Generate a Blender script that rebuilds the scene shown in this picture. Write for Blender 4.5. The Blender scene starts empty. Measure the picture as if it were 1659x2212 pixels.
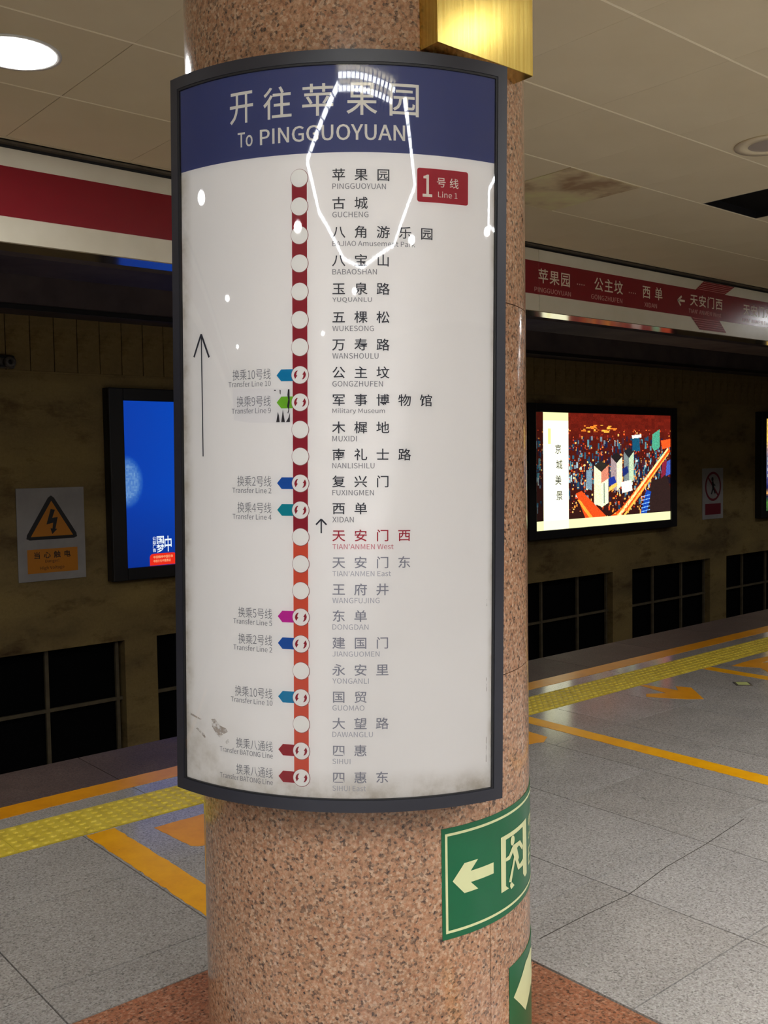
import bpy, bmesh, math, random
import numpy as np
from mathutils import Matrix, Vector
random.seed(7)
SC = bpy.context.scene
COL = SC.collection
R2D = math.radians

# ---------------------------------------------------------------- camera, world, exposure
W_PX, H_PX, F_PX = 1659, 2212, 2131.5
cam_d = bpy.data.cameras.new('camera')
cam_d.sensor_fit = 'VERTICAL'
cam_d.sensor_height = 24.0
cam_d.lens = F_PX / H_PX * 24.0
cam_d.clip_start = 0.05
cam_d.clip_end = 100
cam = bpy.data.objects.new('camera', cam_d)
COL.objects.link(cam)
r_ = Vector((0.76092345, -0.64865854, -0.01541442))
u_ = Vector((0.04611349, 0.03036718, 0.99847453))
v_ = Vector((0.64720094, 0.76047349, -0.05301901))
m = Matrix((( r_.x, u_.x, -v_.x, 0), (r_.y, u_.y, -v_.y, 0), (r_.z, u_.z, -v_.z, 1.5), (0, 0, 0, 1)))
cam.matrix_world = m
SC.camera = cam

world = bpy.data.worlds.new('world')
world.use_nodes = True
world.node_tree.nodes['Background'].inputs[0].default_value = (0.9, 0.85, 0.75, 1)
world.node_tree.nodes['Background'].inputs[1].default_value = 0.02
SC.world = world
SC.view_settings.view_transform = 'Standard'
SC.view_settings.look = 'None'
SC.view_settings.gamma = 1.0
SC.view_settings.exposure = 0.6
try:
    SC.view_settings.use_curve_mapping = False
except Exception:
    pass
LAMP_DOWN = 50.0     # radiance of the round downlights
LAMP_RING = 24.0      # radiance of the small lamps in the octagonal troughs over the hall
MAP_GLOW = 0.14       # faint backlight of the line map box
TROUGH_W = 14.5       # watts per metre thrown down by the louvred troughs

# ---------------------------------------------------------------- material helpers
def lin(c):
    return tuple(((x / 255) / 12.92 if x / 255 <= 0.04045 else ((x / 255 + 0.055) / 1.055) ** 2.4) for x in c)

def base_mat(name, rgb, rough=0.5, metal=0.0, spec=0.5, coat=0.0):
    mt = bpy.data.materials.new(name)
    mt.use_nodes = True
    b = mt.node_tree.nodes['Principled BSDF']
    b.inputs['Base Color'].default_value = (*lin(rgb), 1)
    b.inputs['Roughness'].default_value = rough
    b.inputs['Metallic'].default_value = metal
    b.inputs['Specular IOR Level'].default_value = spec
    b.inputs['Coat Weight'].default_value = coat
    return mt

def N(mt, kind, **kw):
    n = mt.node_tree.nodes.new(kind)
    for k, v in kw.items():
        if k in n.inputs.keys():
            n.inputs[k].default_value = v
        else:
            setattr(n, k, v)
    return n

def link(mt, a, b):
    mt.node_tree.links.new(a, b)

def coords(mt, scale=(1, 1, 1), rand=False):
    """object coordinates, optionally shifted per object so that alike slabs do not repeat"""
    tc = N(mt, 'ShaderNodeTexCoord')
    mp = N(mt, 'ShaderNodeMapping')
    mp.inputs['Scale'].default_value = scale
    if rand:
        oi = N(mt, 'ShaderNodeObjectInfo')
        mul = N(mt, 'ShaderNodeVectorMath', operation='SCALE')
        cb = N(mt, 'ShaderNodeCombineXYZ')
        link(mt, oi.outputs['Random'], cb.inputs[0]); link(mt, oi.outputs['Random'], cb.inputs[1])
        link(mt, cb.outputs[0], mul.inputs[0]); mul.inputs['Scale'].default_value = 37.0
        link(mt, mul.outputs[0], mp.inputs['Location'])
    link(mt, tc.outputs['Object'], mp.inputs['Vector'])
    return mp.outputs[0]

def ramp(mt, fac, stops, interp='LINEAR'):
    r = N(mt, 'ShaderNodeValToRGB')
    cr = r.color_ramp
    cr.interpolation = interp
    while len(cr.elements) < len(stops):
        cr.elements.new(0.5)
    for e, (p, c) in zip(cr.elements, stops):
        e.position = p
        e.color = (*lin(c), 1) if max(c) > 1.001 or isinstance(c[0], int) else (*c, 1)
    link(mt, fac, r.inputs[0])
    return r.outputs[0]

def mix(mt, a, b, fac, mode='MIX'):
    x = N(mt, 'ShaderNodeMix', data_type='RGBA', blend_type=mode)
    if isinstance(fac, float):
        x.inputs[0].default_value = fac
    else:
        link(mt, fac, x.inputs[0])
    for s, i in ((a, 6), (b, 7)):
        if isinstance(s, tuple):
            x.inputs[i].default_value = (*lin(s), 1)
        else:
            link(mt, s, x.inputs[i])
    return x.outputs[2]

def noise(mt, vec, scale, detail=4, rough=0.6):
    n = N(mt, 'ShaderNodeTexNoise')
    n.inputs['Scale'].default_value = scale
    n.inputs['Detail'].default_value = detail
    n.inputs['Roughness'].default_value = rough
    link(mt, vec, n.inputs['Vector'])
    return n.outputs[0]

def voro(mt, vec, scale):
    n = N(mt, 'ShaderNodeTexVoronoi')
    n.inputs['Scale'].default_value = scale
    link(mt, vec, n.inputs['Vector'])
    return n

def bump(mt, h, strength, dist=0.002):
    b = N(mt, 'ShaderNodeBump')
    b.inputs['Strength'].default_value = strength
    b.inputs['Distance'].default_value = dist
    link(mt, h, b.inputs['Height'])
    link(mt, b.outputs[0], mt.node_tree.nodes['Principled BSDF'].inputs['Normal'])

def granite(name, base, light, dark, pink, scale, rough, var=0.15, rand=True, spec=0.5):
    mt = base_mat(name, base, rough, spec=spec)
    v = coords(mt, rand=rand)
    cell = voro(mt, v, scale)
    sep = N(mt, 'ShaderNodeSeparateColor')
    link(mt, cell.outputs['Color'], sep.inputs[0])
    c1 = ramp(mt, sep.outputs[0], [(0.0, dark), (0.13, dark), (0.2, base), (0.5, base), (0.62, pink), (0.8, pink), (0.9, light), (1.0, light)])
    n2 = noise(mt, v, scale * 0.55, 5, 0.75)
    c2 = ramp(mt, n2, [(0.38, dark), (0.5, base), (0.62, light)])
    c = mix(mt, c1, c2, 0.45)
    big = noise(mt, v, 3.0, 3, 0.5)
    g = ramp(mt, big, [(0.3, (1 - var,) * 3), (0.7, (1.0, 1.0, 1.0))])
    c = mix(mt, c, g, 1.0, 'MULTIPLY')
    if rand:
        oi = N(mt, 'ShaderNodeObjectInfo')
        g2 = ramp(mt, oi.outputs['Random'], [(0.0, (0.93, 0.92, 0.90)), (1.0, (1.0, 1.0, 1.0))])
        c = mix(mt, c, g2, 1.0, 'MULTIPLY')
    link(mt, c, mt.node_tree.nodes['Principled BSDF'].inputs['Base Color'])
    rn = noise(mt, v, 6.0, 4, 0.6)
    mr = N(mt, 'ShaderNodeMapRange')
    link(mt, rn, mr.inputs[0])
    mr.inputs[3].default_value = rough * 0.8
    mr.inputs[4].default_value = rough * 1.25
    link(mt, mr.outputs[0], mt.node_tree.nodes['Principled BSDF'].inputs['Roughness'])
    return mt

def mottled(name, c1, c2, scale, rough=0.6, spec=0.4, stretch=(1, 1, 1), b=0.0, rand=False):
    mt = base_mat(name, c1, rough, spec=spec)
    v = coords(mt, stretch, rand)
    n = noise(mt, v, scale, 5, 0.6)
    link(mt, ramp(mt, n, [(0.35, c1), (0.65, c2)]), mt.node_tree.nodes['Principled BSDF'].inputs['Base Color'])
    if b:
        bump(mt, noise(mt, v, scale * 8, 4, 0.7), b, 0.003)
    return mt

def emit(name, rgb, strength):
    mt = bpy.data.materials.new(name)
    mt.use_nodes = True
    nt = mt.node_tree
    nt.nodes.clear()
    e = nt.nodes.new('ShaderNodeEmission')
    e.inputs[0].default_value = (*lin(rgb), 1)
    e.inputs[1].default_value = strength
    o = nt.nodes.new('ShaderNodeOutputMaterial')
    nt.links.new(e.outputs[0], o.inputs[0])
    return mt

M = {}
M['column'] = granite('red_granite', (178, 134, 103), (212, 180, 152), (66, 58, 55), (188, 132, 98), 170, 0.13, 0.12)
M['pad'] = granite('red_granite_floor', (160, 108, 80), (190, 140, 112), (82, 62, 50), (172, 104, 72), 150, 0.22, 0.25)
M['tile'] = granite('grey_granite', (170, 165, 158), (192, 188, 183), (114, 110, 107), (163, 155, 152), 210, 0.125, 0.14, spec=0.6)
M['coping'] = granite('dark_granite', (98, 82, 76), (120, 106, 100), (62, 54, 52), (106, 86, 78), 190, 0.5, 0.3, spec=0.3)
M['grout'] = mottled('grout', (44, 38, 32), (60, 52, 44), 9, 0.9)
M['joint'] = mottled('column_joint', (92, 66, 52), (112, 84, 66), 30, 0.8)
M['ceil'] = mottled('ceiling_panel', (226, 212, 180), (218, 203, 170), 0.9, 0.7, 0.3, b=0.0)
M['ceil_back'] = base_mat('ceiling_void', (226, 212, 190), 0.8)
M['void'] = base_mat('dark_void', (20, 18, 17), 0.9, spec=0.1)
M['white_panel'] = mottled('fascia_white', (222, 216, 198), (206, 198, 176), 1.2, 0.3, 0.5)
M['white_red'] = base_mat('fascia_red', (128, 14, 30), 0.22, spec=0.5)
M['stripe_pink'] = base_mat('fascia_pink', (208, 130, 130), 0.3)
M['fascia_text'] = base_mat('fascia_lettering', (226, 208, 186), 0.35)
M['fascia_text2'] = base_mat('fascia_lettering_small', (206, 150, 142), 0.35)
M['soffit'] = base_mat('soffit_metal', (170, 160, 146), 0.12, metal=0.85)
M['dark_metal'] = base_mat('dark_metal', (34, 32, 34), 0.45, spec=0.4)
M['rail_dark'] = mottled('gap_rail', (64, 58, 50), (98, 90, 78), 6, 0.5)
M['beam'] = mottled('track_beam', (88, 78, 80), (108, 96, 94), 2.0, 0.85, 0.2)
M['track'] = mottled('track_bed', (40, 36, 33), (60, 54, 48), 6, 0.9, 0.2)
M['endwall'] = mottled('end_wall', (118, 104, 88), (134, 120, 100), 1.0, 0.7)

def wall_mat():
    mt = base_mat('track_wall_plaster', (118, 96, 54), 0.85, spec=0.25)
    v = coords(mt)
    vs = coords(mt, (0.7, 0.7, 1.6))
    a = ramp(mt, noise(mt, vs, 1.1, 5, 0.6), [(0.32, (112, 94, 64)), (0.5, (148, 126, 82)), (0.7, (168, 144, 90))])
    d = ramp(mt, noise(mt, vs, 2.7, 6, 0.7), [(0.52, (1.0, 1.0, 1.0)), (0.72, (0.45, 0.38, 0.34))])
    c = mix(mt, a, d, 1.0, 'MULTIPLY')
    f = ramp(mt, noise(mt, v, 40, 4, 0.7), [(0.3, (0.82, 0.82, 0.82)), (0.7, (1.0, 1.0, 1.0))])
    link(mt, mix(mt, c, f, 1.0, 'MULTIPLY'), mt.node_tree.nodes['Principled BSDF'].inputs['Base Color'])
    bump(mt, noise(mt, v, 60, 5, 0.7), 0.5, 0.004)
    return mt
M['wall'] = wall_mat()
M['mullion'] = mottled('mullion_paint', (112, 100, 76), (90, 80, 62), 6, 0.6)
M['black'] = base_mat('black_opening', (9, 9, 10), 0.8, spec=0.08)

def tactile_mat():
    mt = base_mat('tactile_yellow', (176, 154, 40), 0.38)
    v = coords(mt, rand=True)
    c = ramp(mt, noise(mt, v, 14, 6, 0.7), [(0.3, (184, 160, 56)), (0.52, (214, 190, 62)), (0.75, (224, 202, 84))])
    link(mt, c, mt.node_tree.nodes['Principled BSDF'].inputs['Base Color'])
    return mt
M['tactile'] = tactile_mat()

def paint_mat(name, c1, c2, worn):
    mt = base_mat(name, c1, 0.3)
    v = coords(mt)
    c = ramp(mt, noise(mt, v, 7, 6, 0.7), [(0.3, c2), (0.6, c1)])
    w = ramp(mt, noise(mt, v, 26, 6, 0.75), [(0.66, (0.0, 0.0, 0.0)), (0.72, (1.0, 1.0, 1.0))])
    link(mt, mix(mt, c, worn, w), mt.node_tree.nodes['Principled BSDF'].inputs['Base Color'])
    return mt
M['paint'] = paint_mat('yellow_floor_paint', (240, 172, 8), (224, 152, 8), (180, 136, 50))
M['paint_orange'] = paint_mat('orange_floor_paint', (232, 156, 18), (214, 138, 16), (160, 112, 40))

def panel_mat():
    """white printed sheet of the map, with grime at its foot and a browner tone towards its sides"""
    mt = base_mat('map_sheet', (226, 222, 214), 0.5, spec=0.2)
    nt = mt.node_tree
    uv = N(mt, 'ShaderNodeUVMap')
    sep = N(mt, 'ShaderNodeSeparateXYZ')
    link(mt, uv.outputs[0], sep.inputs[0])
    def mr(sock, a, b, c, d):
        x = N(mt, 'ShaderNodeMapRange')
        x.interpolation_type = 'SMOOTHSTEP'
        link(mt, sock, x.inputs[0])
        for i, val in enumerate((a, b, c, d)):
            x.inputs[i + 1].default_value = val
        return x.outputs[0]
    def ma(op, a, b):
        x = N(mt, 'ShaderNodeMath', operation=op)
        for i, s in enumerate((a, b)):
            if isinstance(s, float):
                x.inputs[i].default_value = s
            else:
                link(mt, s, x.inputs[i])
        return x.outputs[0]
    u, v = sep.outputs[0], sep.outputs[1]
    left = mr(u, 0.0, 0.06, 1.0, 0.0)
    right = mr(u, 0.975, 1.0, 0.0, 0.9)
    bottom = mr(v, 0.0, 0.045, 1.0, 0.0)
    corner = ma('MULTIPLY', mr(u, 0.0, 0.3, 1.0, 0.0), mr(v, 0.0, 0.16, 1.0, 0.0))
    edge = ma('MAXIMUM', ma('MAXIMUM', left, right), ma('MAXIMUM', bottom, corner))
    sc = N(mt, 'ShaderNodeVectorMath', operation='MULTIPLY')
    link(mt, uv.outputs[0], sc.inputs[0]); sc.inputs[1].default_value = (1, 2, 1)
    n = noise(mt, sc.outputs[0], 9, 6, 0.65)
    n2 = noise(mt, sc.outputs[0], 3.2, 4, 0.6)
    dirt_edge_tone = ma('MULTIPLY', edge, mr(n, 0.35, 0.75, 0.25, 1.0))
    faint = mr(n2, 0.55, 0.8, 0.0, 0.12)
    c = mix(mt, (231, 225, 222), (210, 202, 195), faint)
    c = mix(mt, c, (150, 134, 108), ma('MULTIPLY', dirt_edge_tone, 0.85))
    spots = ramp(mt, noise(mt, sc.outputs[0], 46, 3, 0.7), [(0.74, (0.0, 0.0, 0.0)), (0.8, (1.0, 1.0, 1.0))])
    c = mix(mt, c, (140, 124, 104), ma('MULTIPLY', ma('MULTIPLY', spots, 0.8), mr(v, 0.0, 0.3, 1.0, 0.1)))
    link(mt, c, nt.nodes['Principled BSDF'].inputs['Base Color'])
    b = nt.nodes['Principled BSDF']
    link(mt, mix(mt, c, (248, 254, 255), 1.0, 'MULTIPLY'), b.inputs['Emission Color'])
    b.inputs['Emission Strength'].default_value = MAP_GLOW * 1.1
    return mt
M['map_sheet'] = panel_mat()
M['header'] = base_mat('header_blue', (56, 64, 110), 0.5, spec=0.2)
M['header_text'] = base_mat('header_lettering', (222, 214, 198), 0.5, spec=0.2)
M['cn_dark'] = base_mat('lettering_black', (58, 58, 64), 0.6, spec=0.1)
M['en_dark'] = base_mat('lettering_grey', (118, 116, 118), 0.6, spec=0.1)
M['cn_mid'] = base_mat('lettering_faded', (136, 134, 142), 0.6, spec=0.1)
M['en_mid'] = base_mat('lettering_faded_small', (166, 163, 168), 0.6, spec=0.1)
M['cn_red'] = base_mat('lettering_red', (160, 44, 58), 0.6, spec=0.1)
M['en_red'] = base_mat('lettering_red_small', (190, 110, 118), 0.6, spec=0.1)
M['bar_red'] = base_mat('line_dark_red', (142, 36, 48), 0.6, spec=0.1)
M['bar_orange'] = base_mat('line_orange_red', (204, 80, 56), 0.6, spec=0.1)
M['disc'] = base_mat('marker_white', (232, 228, 220), 0.6, spec=0.1)
M['disc_edge'] = base_mat('marker_outline', (138, 84, 80), 0.6, spec=0.1)
for k, c in dict(cyan=(20, 122, 164), green=(112, 172, 44), blue=(30, 80, 156), teal=(16, 130, 142), magenta=(188, 40, 142), crimson=(150, 34, 44)).items():
    M['tag_' + k] = base_mat('tag_' + k, c, 0.6, spec=0.1)
M['badge'] = base_mat('badge_red', (160, 36, 52), 0.6, spec=0.1)
M['smudge'] = base_mat('smudge', (158, 144, 130), 0.8, spec=0.05)
nt_s = M['smudge'].node_tree
link(M['smudge'], ramp(M['smudge'], noise(M['smudge'], coords(M['smudge']), 55, 5, 0.7), [(0.42, (0.0, 0.0, 0.0)), (0.58, (0.9, 0.9, 0.9))]), nt_s.nodes['Principled BSDF'].inputs['Alpha'])
M['torn'] = base_mat('torn_label', (227, 221, 217), 0.5, spec=0.2)
M['torn_print'] = base_mat('label_print', (52, 48, 50), 0.6, spec=0.1)
M['frame'] = mottled('sign_frame_paint', (36, 37, 46), (44, 45, 54), 3, 0.38, 0.5)
M['gasket'] = base_mat('gasket', (24, 24, 28), 0.5)

def glass_mat():
    mt = bpy.data.materials.new('acrylic_cover')
    mt.use_nodes = True
    nt = mt.node_tree
    nt.nodes.clear()
    t = nt.nodes.new('ShaderNodeBsdfTransparent')
    t.inputs[0].default_value = (0.98, 0.98, 0.97, 1)
    g = nt.nodes.new('ShaderNodeBsdfGlossy')
    g.inputs['Roughness'].default_value = 0.025
    f = nt.nodes.new('ShaderNodeFresnel')
    f.inputs[0].default_value = 1.5
    x = nt.nodes.new('ShaderNodeMixShader')
    o = nt.nodes.new('ShaderNodeOutputMaterial')
    nt.links.new(f.outputs[0], x.inputs[0])
    nt.links.new(t.outputs[0], x.inputs[1])
    nt.links.new(g.outputs[0], x.inputs[2])
    nt.links.new(x.outputs[0], o.inputs[0])
    return mt
M['cover'] = glass_mat()

def brass_mat():
    mt = base_mat('brushed_brass', (206, 180, 92), 0.2, metal=1.0)
    v = coords(mt, (1, 1, 0.02))
    n = noise(mt, v, 260, 4, 0.6)
    link(mt, ramp(mt, n, [(0.3, (196, 166, 78)), (0.7, (224, 200, 116))]), mt.node_tree.nodes['Principled BSDF'].inputs['Base Color'])
    b = mt.node_tree.nodes['Principled BSDF']
    mrn = N(mt, 'ShaderNodeMapRange')
    link(mt, n, mrn.inputs[0]); mrn.inputs[3].default_value = 0.16; mrn.inputs[4].default_value = 0.26
    link(mt, mrn.outputs[0], b.inputs['Roughness'])
    bump(mt, n, 0.06, 0.0003)
    return mt
M['brass'] = brass_mat()
M['exit_green'] = base_mat('exit_green', (0, 96, 58), 0.28, spec=0.5)
M['exit_cream'] = base_mat('exit_luminous', (214, 216, 164), 0.4)
M['lamp_ring'] = base_mat('lamp_trim', (220, 218, 212), 0.4)
M['lamp_glass'] = base_mat('lamp_glass_dead', (178, 166, 154), 0.3)
M['lamp_on'] = emit('downlight_lit', (252, 252, 252), LAMP_DOWN)
M['trough_on'] = emit('trough_lamp_lit', (244, 249, 255), LAMP_RING)
M['sign_grey'] = mottled('warning_sign_plate', (172, 168, 166), (158, 154, 152), 4, 0.5)
M['sign_black'] = base_mat('warning_black', (22, 20, 22), 0.5)
M['sign_amber'] = base_mat('warning_amber', (206, 128, 14), 0.5)
M['sign_red'] = base_mat('prohibition_red', (120, 30, 44), 0.5)
M['fixture'] = mottled('fixture_grey', (110, 104, 98), (70, 66, 62), 20, 0.6)
M['luminous'] = base_mat('plate_luminous', (188, 196, 120), 0.4)

def stain_mat():
    mt = base_mat('stained_panel', (200, 186, 156), 0.6)
    v = coords(mt)
    c = ramp(mt, noise(mt, v, 2.2, 4, 0.6), [(0.34, (224, 220, 164)), (0.5, (214, 196, 156)), (0.62, (164, 134, 102))])
    link(mt, c, mt.node_tree.nodes['Principled BSDF'].inputs['Base Color'])
    return mt
M['stained'] = stain_mat()

for k in ['header', 'header_text', 'cn_dark', 'en_dark', 'cn_mid', 'en_mid', 'cn_red', 'en_red', 'bar_red', 'bar_orange', 'disc', 'disc_edge', 'badge', 'smudge', 'torn', 'torn_print'] + [q for q in M if q.startswith('tag_')]:
    b_ = M[k].node_tree.nodes['Principled BSDF']
    c_ = b_.inputs['Base Color'].default_value
    b_.inputs['Emission Color'].default_value = (c_[0] * 0.93, c_[1] * 0.99, c_[2] * 1.12, 1)
    b_.inputs['Emission Strength'].default_value = MAP_GLOW
# ---------------------------------------------------------------- object helpers
def mesh_obj(name, verts, faces, mat, parent=None, smooth=False, uvs=None):
    me = bpy.data.meshes.new(name)
    me.from_pydata([tuple(v) for v in verts], [], faces)
    me.materials.append(mat)
    if smooth:
        for p in me.polygons:
            p.use_smooth = True
    if uvs is not None:
        l = me.uv_layers.new(name='UVMap')
        for lp in me.loops:
            l.data[lp.index].uv = uvs[lp.vertex_index]
    me.update()
    o = bpy.data.objects.new(name, me)
    COL.objects.link(o)
    if parent:
        o.parent = parent
    return o

def tag(o, label=None, cat=None, group=None, kind=None):
    for k, v in (('label', label), ('category', cat), ('group', group), ('kind', kind)):
        if v:
            o[k] = v
    return o

def empty(name, loc=(0, 0, 0), **kw):
    o = bpy.data.objects.new(name, None)
    o.empty_display_size = 0.1
    o.location = loc
    COL.objects.link(o)
    tag(o, **kw)
    return o

BOXF = [(0, 3, 2, 1), (4, 5, 6, 7), (0, 1, 5, 4), (1, 2, 6, 5), (2, 3, 7, 6), (3, 0, 4, 7)]
def boxv(x0, x1, y0, y1, z0, z1):
    return [(x0, y0, z0), (x1, y0, z0), (x1, y1, z0), (x0, y1, z0), (x0, y0, z1), (x1, y0, z1), (x1, y1, z1), (x0, y1, z1)]

def box(name, x0, x1, y0, y1, z0, z1, mat, parent=None, bev=0.0):
    """axis box whose object origin stands at its own centre"""
    c = ((x0 + x1) / 2, (y0 + y1) / 2, (z0 + z1) / 2)
    off = Vector(c) - (parent_loc(parent))
    v = [(a - c[0], b - c[1], d - c[2]) for a, b, d in boxv(x0, x1, y0, y1, z0, z1)]
    if bev:
        bm = bmesh.new()
        vs = [bm.verts.new(p) for p in v]
        for f in BOXF:
            bm.faces.new([vs[i] for i in f])
        bmesh.ops.bevel(bm, geom=bm.edges[:], offset=bev, segments=2, affect='EDGES', profile=0.5)
        me = bpy.data.meshes.new(name)
        bm.to_mesh(me); bm.free()
        me.materials.append(mat)
        o = bpy.data.objects.new(name, me)
        COL.objects.link(o)
        if parent: o.parent = parent
    else:
        o = mesh_obj(name, v, BOXF, mat, parent)
    o.location = off
    return o

def parent_loc(p):
    v = Vector((0, 0, 0))
    while p:
        v += p.location
        p = p.parent
    return v

def boxes(name, L, mat, parent=None):
    V, F = [], []
    off = parent_loc(parent)
    for b in L:
        k = len(V)
        V += [(x - off.x, y - off.y, z - off.z) for x, y, z in boxv(*b)]
        F += [tuple(i + k for i in f) for f in BOXF]
    return mesh_obj(name, V, F, mat, parent)

def disc_prism(r0, r1, z0, z1, n=48):
    """closed ring (or disc when r0 == 0) between two heights"""
    V, F = [], []
    for i in range(n):
        a = 2 * math.pi * i / n
        for r, z in ((r0, z0), (r1, z0), (r1, z1), (r0, z1)):
            V.append((r * math.cos(a), r * math.sin(a), z))
    for i in range(n):
        j = (i + 1) % n
        for k in range(4):
            l = (k + 1) % 4
            F.append((4 * i + k, 4 * i + l, 4 * j + l, 4 * j + k))
    return V, F

def tri_poly(pts):
    """triangulate a simple 2-D polygon -> verts, faces"""
    bm = bmesh.new()
    vs = [bm.verts.new((p[0], p[1], 0)) for p in pts]
    f = bm.faces.new(vs)
    if f.normal.z < 0 or True:
        f.normal_update()
        if f.normal.z < 0:
            f.normal_flip()
    bmesh.ops.triangulate(bm, faces=bm.faces[:])
    bm.verts.index_update()
    V = [(v.co.x, v.co.y) for v in bm.verts]
    F = [tuple(v.index for v in f.verts) for f in bm.faces]
    bm.free()
    return V, F

# flat glyph shapes ---------------------------------------------------
_gl = {}
SANS = None
try:      # the sans face that ships with Blender; the default face is used if it is missing
    import os
    SANS = bpy.data.fonts.load(os.path.join(bpy.utils.resource_path('LOCAL'), 'datafiles', 'fonts', 'Noto Sans CJK Regular.woff2'))
except Exception:
    SANS = None
def glyph(s, bold=0.0, sans=False):
    key = (s, bold, sans)
    if key in _gl:
        return _gl[key]
    cu = bpy.data.curves.new('t', 'FONT')
    cu.body = s
    if SANS and sans:
        cu.font = SANS
        cu.offset = bold * 0.4
    cu.size = 1.0
    cu.offset = bold
    cu.resolution_u = 3
    ob = bpy.data.objects.new('t', cu)
    COL.objects.link(ob)
    dg = bpy.context.evaluated_depsgraph_get()
    dg.update()
    me = bpy.data.meshes.new_from_object(ob.evaluated_get(dg))
    V = [(v.co.x, v.co.y) for v in me.vertices]
    F = [tuple(p.vertices) for p in me.polygons]
    bpy.data.objects.remove(ob)
    bpy.data.meshes.remove(me)
    bpy.data.curves.remove(cu)
    _gl[key] = (V, F)
    return _gl[key]

def fit(s, x0, x1, y0, y1, bold=0.0):
    """lettering stretched to a rectangle"""
    V, F = glyph(s, bold, bold <= 0 or all(ord(c) < 128 for c in s))
    a = np.array(V)
    lo, hi = a.min(0), a.max(0)
    a = (a - lo) / (hi - lo) * (x1 - x0, y1 - y0) + (x0, y0)
    return [tuple(p) for p in a], F

def cells(s, x0, pitch, w, yc, h, bold=0.0):
    """square characters, one per cell of width w and height h"""
    V, F = [], []
    for i, ch in enumerate(s):
        if ch == ' ':
            continue
        gv, gf = glyph(ch, bold)
        k = len(V)
        V += [(x0 + i * pitch + (x - 0.02) * w, yc + (y - 0.38) * h) for x, y in gv]
        F += [tuple(q + k for q in f) for f in gf]
    return V, F

def merge(*parts):
    V, F = [], []
    for v, f in parts:
        k = len(V)
        V += v
        F += [tuple(q + k for q in g) for g in f]
    return V, F

def slice_x(V, F, step):
    """cut a flat shape into narrow columns so that it can follow a curve"""
    bm = bmesh.new()
    vs = [bm.verts.new((x, y, 0)) for x, y in V]
    for f in F:
        try:
            bm.faces.new([vs[i] for i in f])
        except ValueError:
            pass
    xs = [p[0] for p in V]
    k = math.ceil(min(xs) / step)
    while k * step < max(xs):
        bmesh.ops.bisect_plane(bm, geom=bm.verts[:] + bm.edges[:] + bm.faces[:], plane_co=(k * step, 0, 0), plane_no=(1, 0, 0))
        k += 1
    bm.verts.index_update()
    out = [(v.co.x, v.co.y) for v in bm.verts], [tuple(v.index for v in f.verts) for f in bm.faces]
    bm.free()
    return out

# ================================================================ SETTING
# ---------------------------------------------------------------- floor
TX0, TP = 1.006, 0.589
TY = [0.391, 0.974, 1.557, 2.140, 2.723, 3.300, 3.787]
floor = empty('floor', kind='structure')
box('floor_base', -12, 26, -4.82, 4.82, -0.25, -0.012, M['grout'], floor)
PX0, PX1, PY0, PY1 = 1.006, 2.180, 1.400, 2.520
G = 0.0025
tile_me = {}
def slab(name, x0, x1, y0, y1, mat, parent, z1=0.0, z0=-0.03):
    key = (round(x1 - x0, 4), round(y1 - y0, 4), mat.name, z1, z0)
    if key not in tile_me:
        o = box(name, x0, x1, y0, y1, z0, z1, mat, parent)
        tile_me[key] = o.data
        return o
    o = bpy.data.objects.new(name, tile_me[key])
    COL.objects.link(o)
    o.parent = parent
    o.location = Vector(((x0 + x1) / 2, (y0 + y1) / 2, (z0 + z1) / 2)) - parent_loc(parent)
    return o
ncol_lo, ncol_hi = -3, 18
for j in range(len(TY) - 1):
    for i in range(ncol_lo, ncol_hi):
        x0, x1, y0, y1 = TX0 + i * TP, TX0 + (i + 1) * TP, TY[j], TY[j + 1]
        rects = [(x0, x1, y0, y1)]
        if i in (0, 1):   # tiles cut round the red granite pad
            if y1 <= PY0 or y0 >= PY1: pass
            elif y0 >= PY0 and y1 <= PY1: rects = []
            elif y0 < PY0: rects = [(x0, x1, y0, PY0)]
            else: rects = [(x0, x1, PY1, y1)]
        for a, b, c, d in rects:
            slab('floor_tile', a + G, b - G, c + G, d - G, M['tile'], floor)
xr0, xr1 = TX0 + ncol_lo * TP, TX0 + ncol_hi * TP
brick_tile = granite('grey_granite_far', (170, 165, 158), (192, 188, 183), (114, 110, 107), (163, 155, 152), 210, 0.125, 0.14, False, 0.6)
o = boxes('outer_paving', [(-12, xr0 - G, 0.391, 3.787, -0.03, 0), (xr1 + G, 26, 0.391, 3.787, -0.03, 0), (-12, 26, -4.82, 0.391 - G, -0.03, 0)], brick_tile, floor)
o['kind'] = 'stuff'
# strip between the tactile paving and the orange line, strip under the line, dark coping
for k in range(-3, 24):
    a, b = 0.22 + k * 0.9, 0.22 + (k + 1) * 0.9
    if b > 16: break
    slab('border_tile', a + G, b - G, 4.075, 4.330, M['tile'], floor)
    slab('coping_stone', a + G, b - G, 4.334, 4.82, M['coping'], floor, z0=-0.06)
boxes('far_border', [(16.42, 26, 4.075, 4.33, -0.03, 0), (-12, -2.48, 4.075, 4.33, -0.03, 0)], brick_tile, floor)
boxes('far_coping', [(16.42, 26, 4.334, 4.82, -0.03, 0), (-12, -2.48, 4.334, 4.82, -0.03, 0)], M['coping'], floor)
boxes('platform_edge_wall', [(-12, 26, 4.70, 4.80, -1.5, -0.03)], M['track'], floor)
# hairline seam that wanders across the tiles
seam = [(2.30, 1.985), (2.55, 1.99), (2.76, 1.985), (3.05, 2.03), (3.35, 2.05), (3.7, 2.09)]
V, F = [], []
for i, (x, y) in enumerate(seam):
    V += [(x, y - 0.0018, 0.0004), (x, y + 0.0018, 0.0004)]
    if i: F.append((2 * i - 2, 2 * i, 2 * i + 1, 2 * i - 1))
mesh_obj('floor_crack', V, F, M['grout'], floor)
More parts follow.
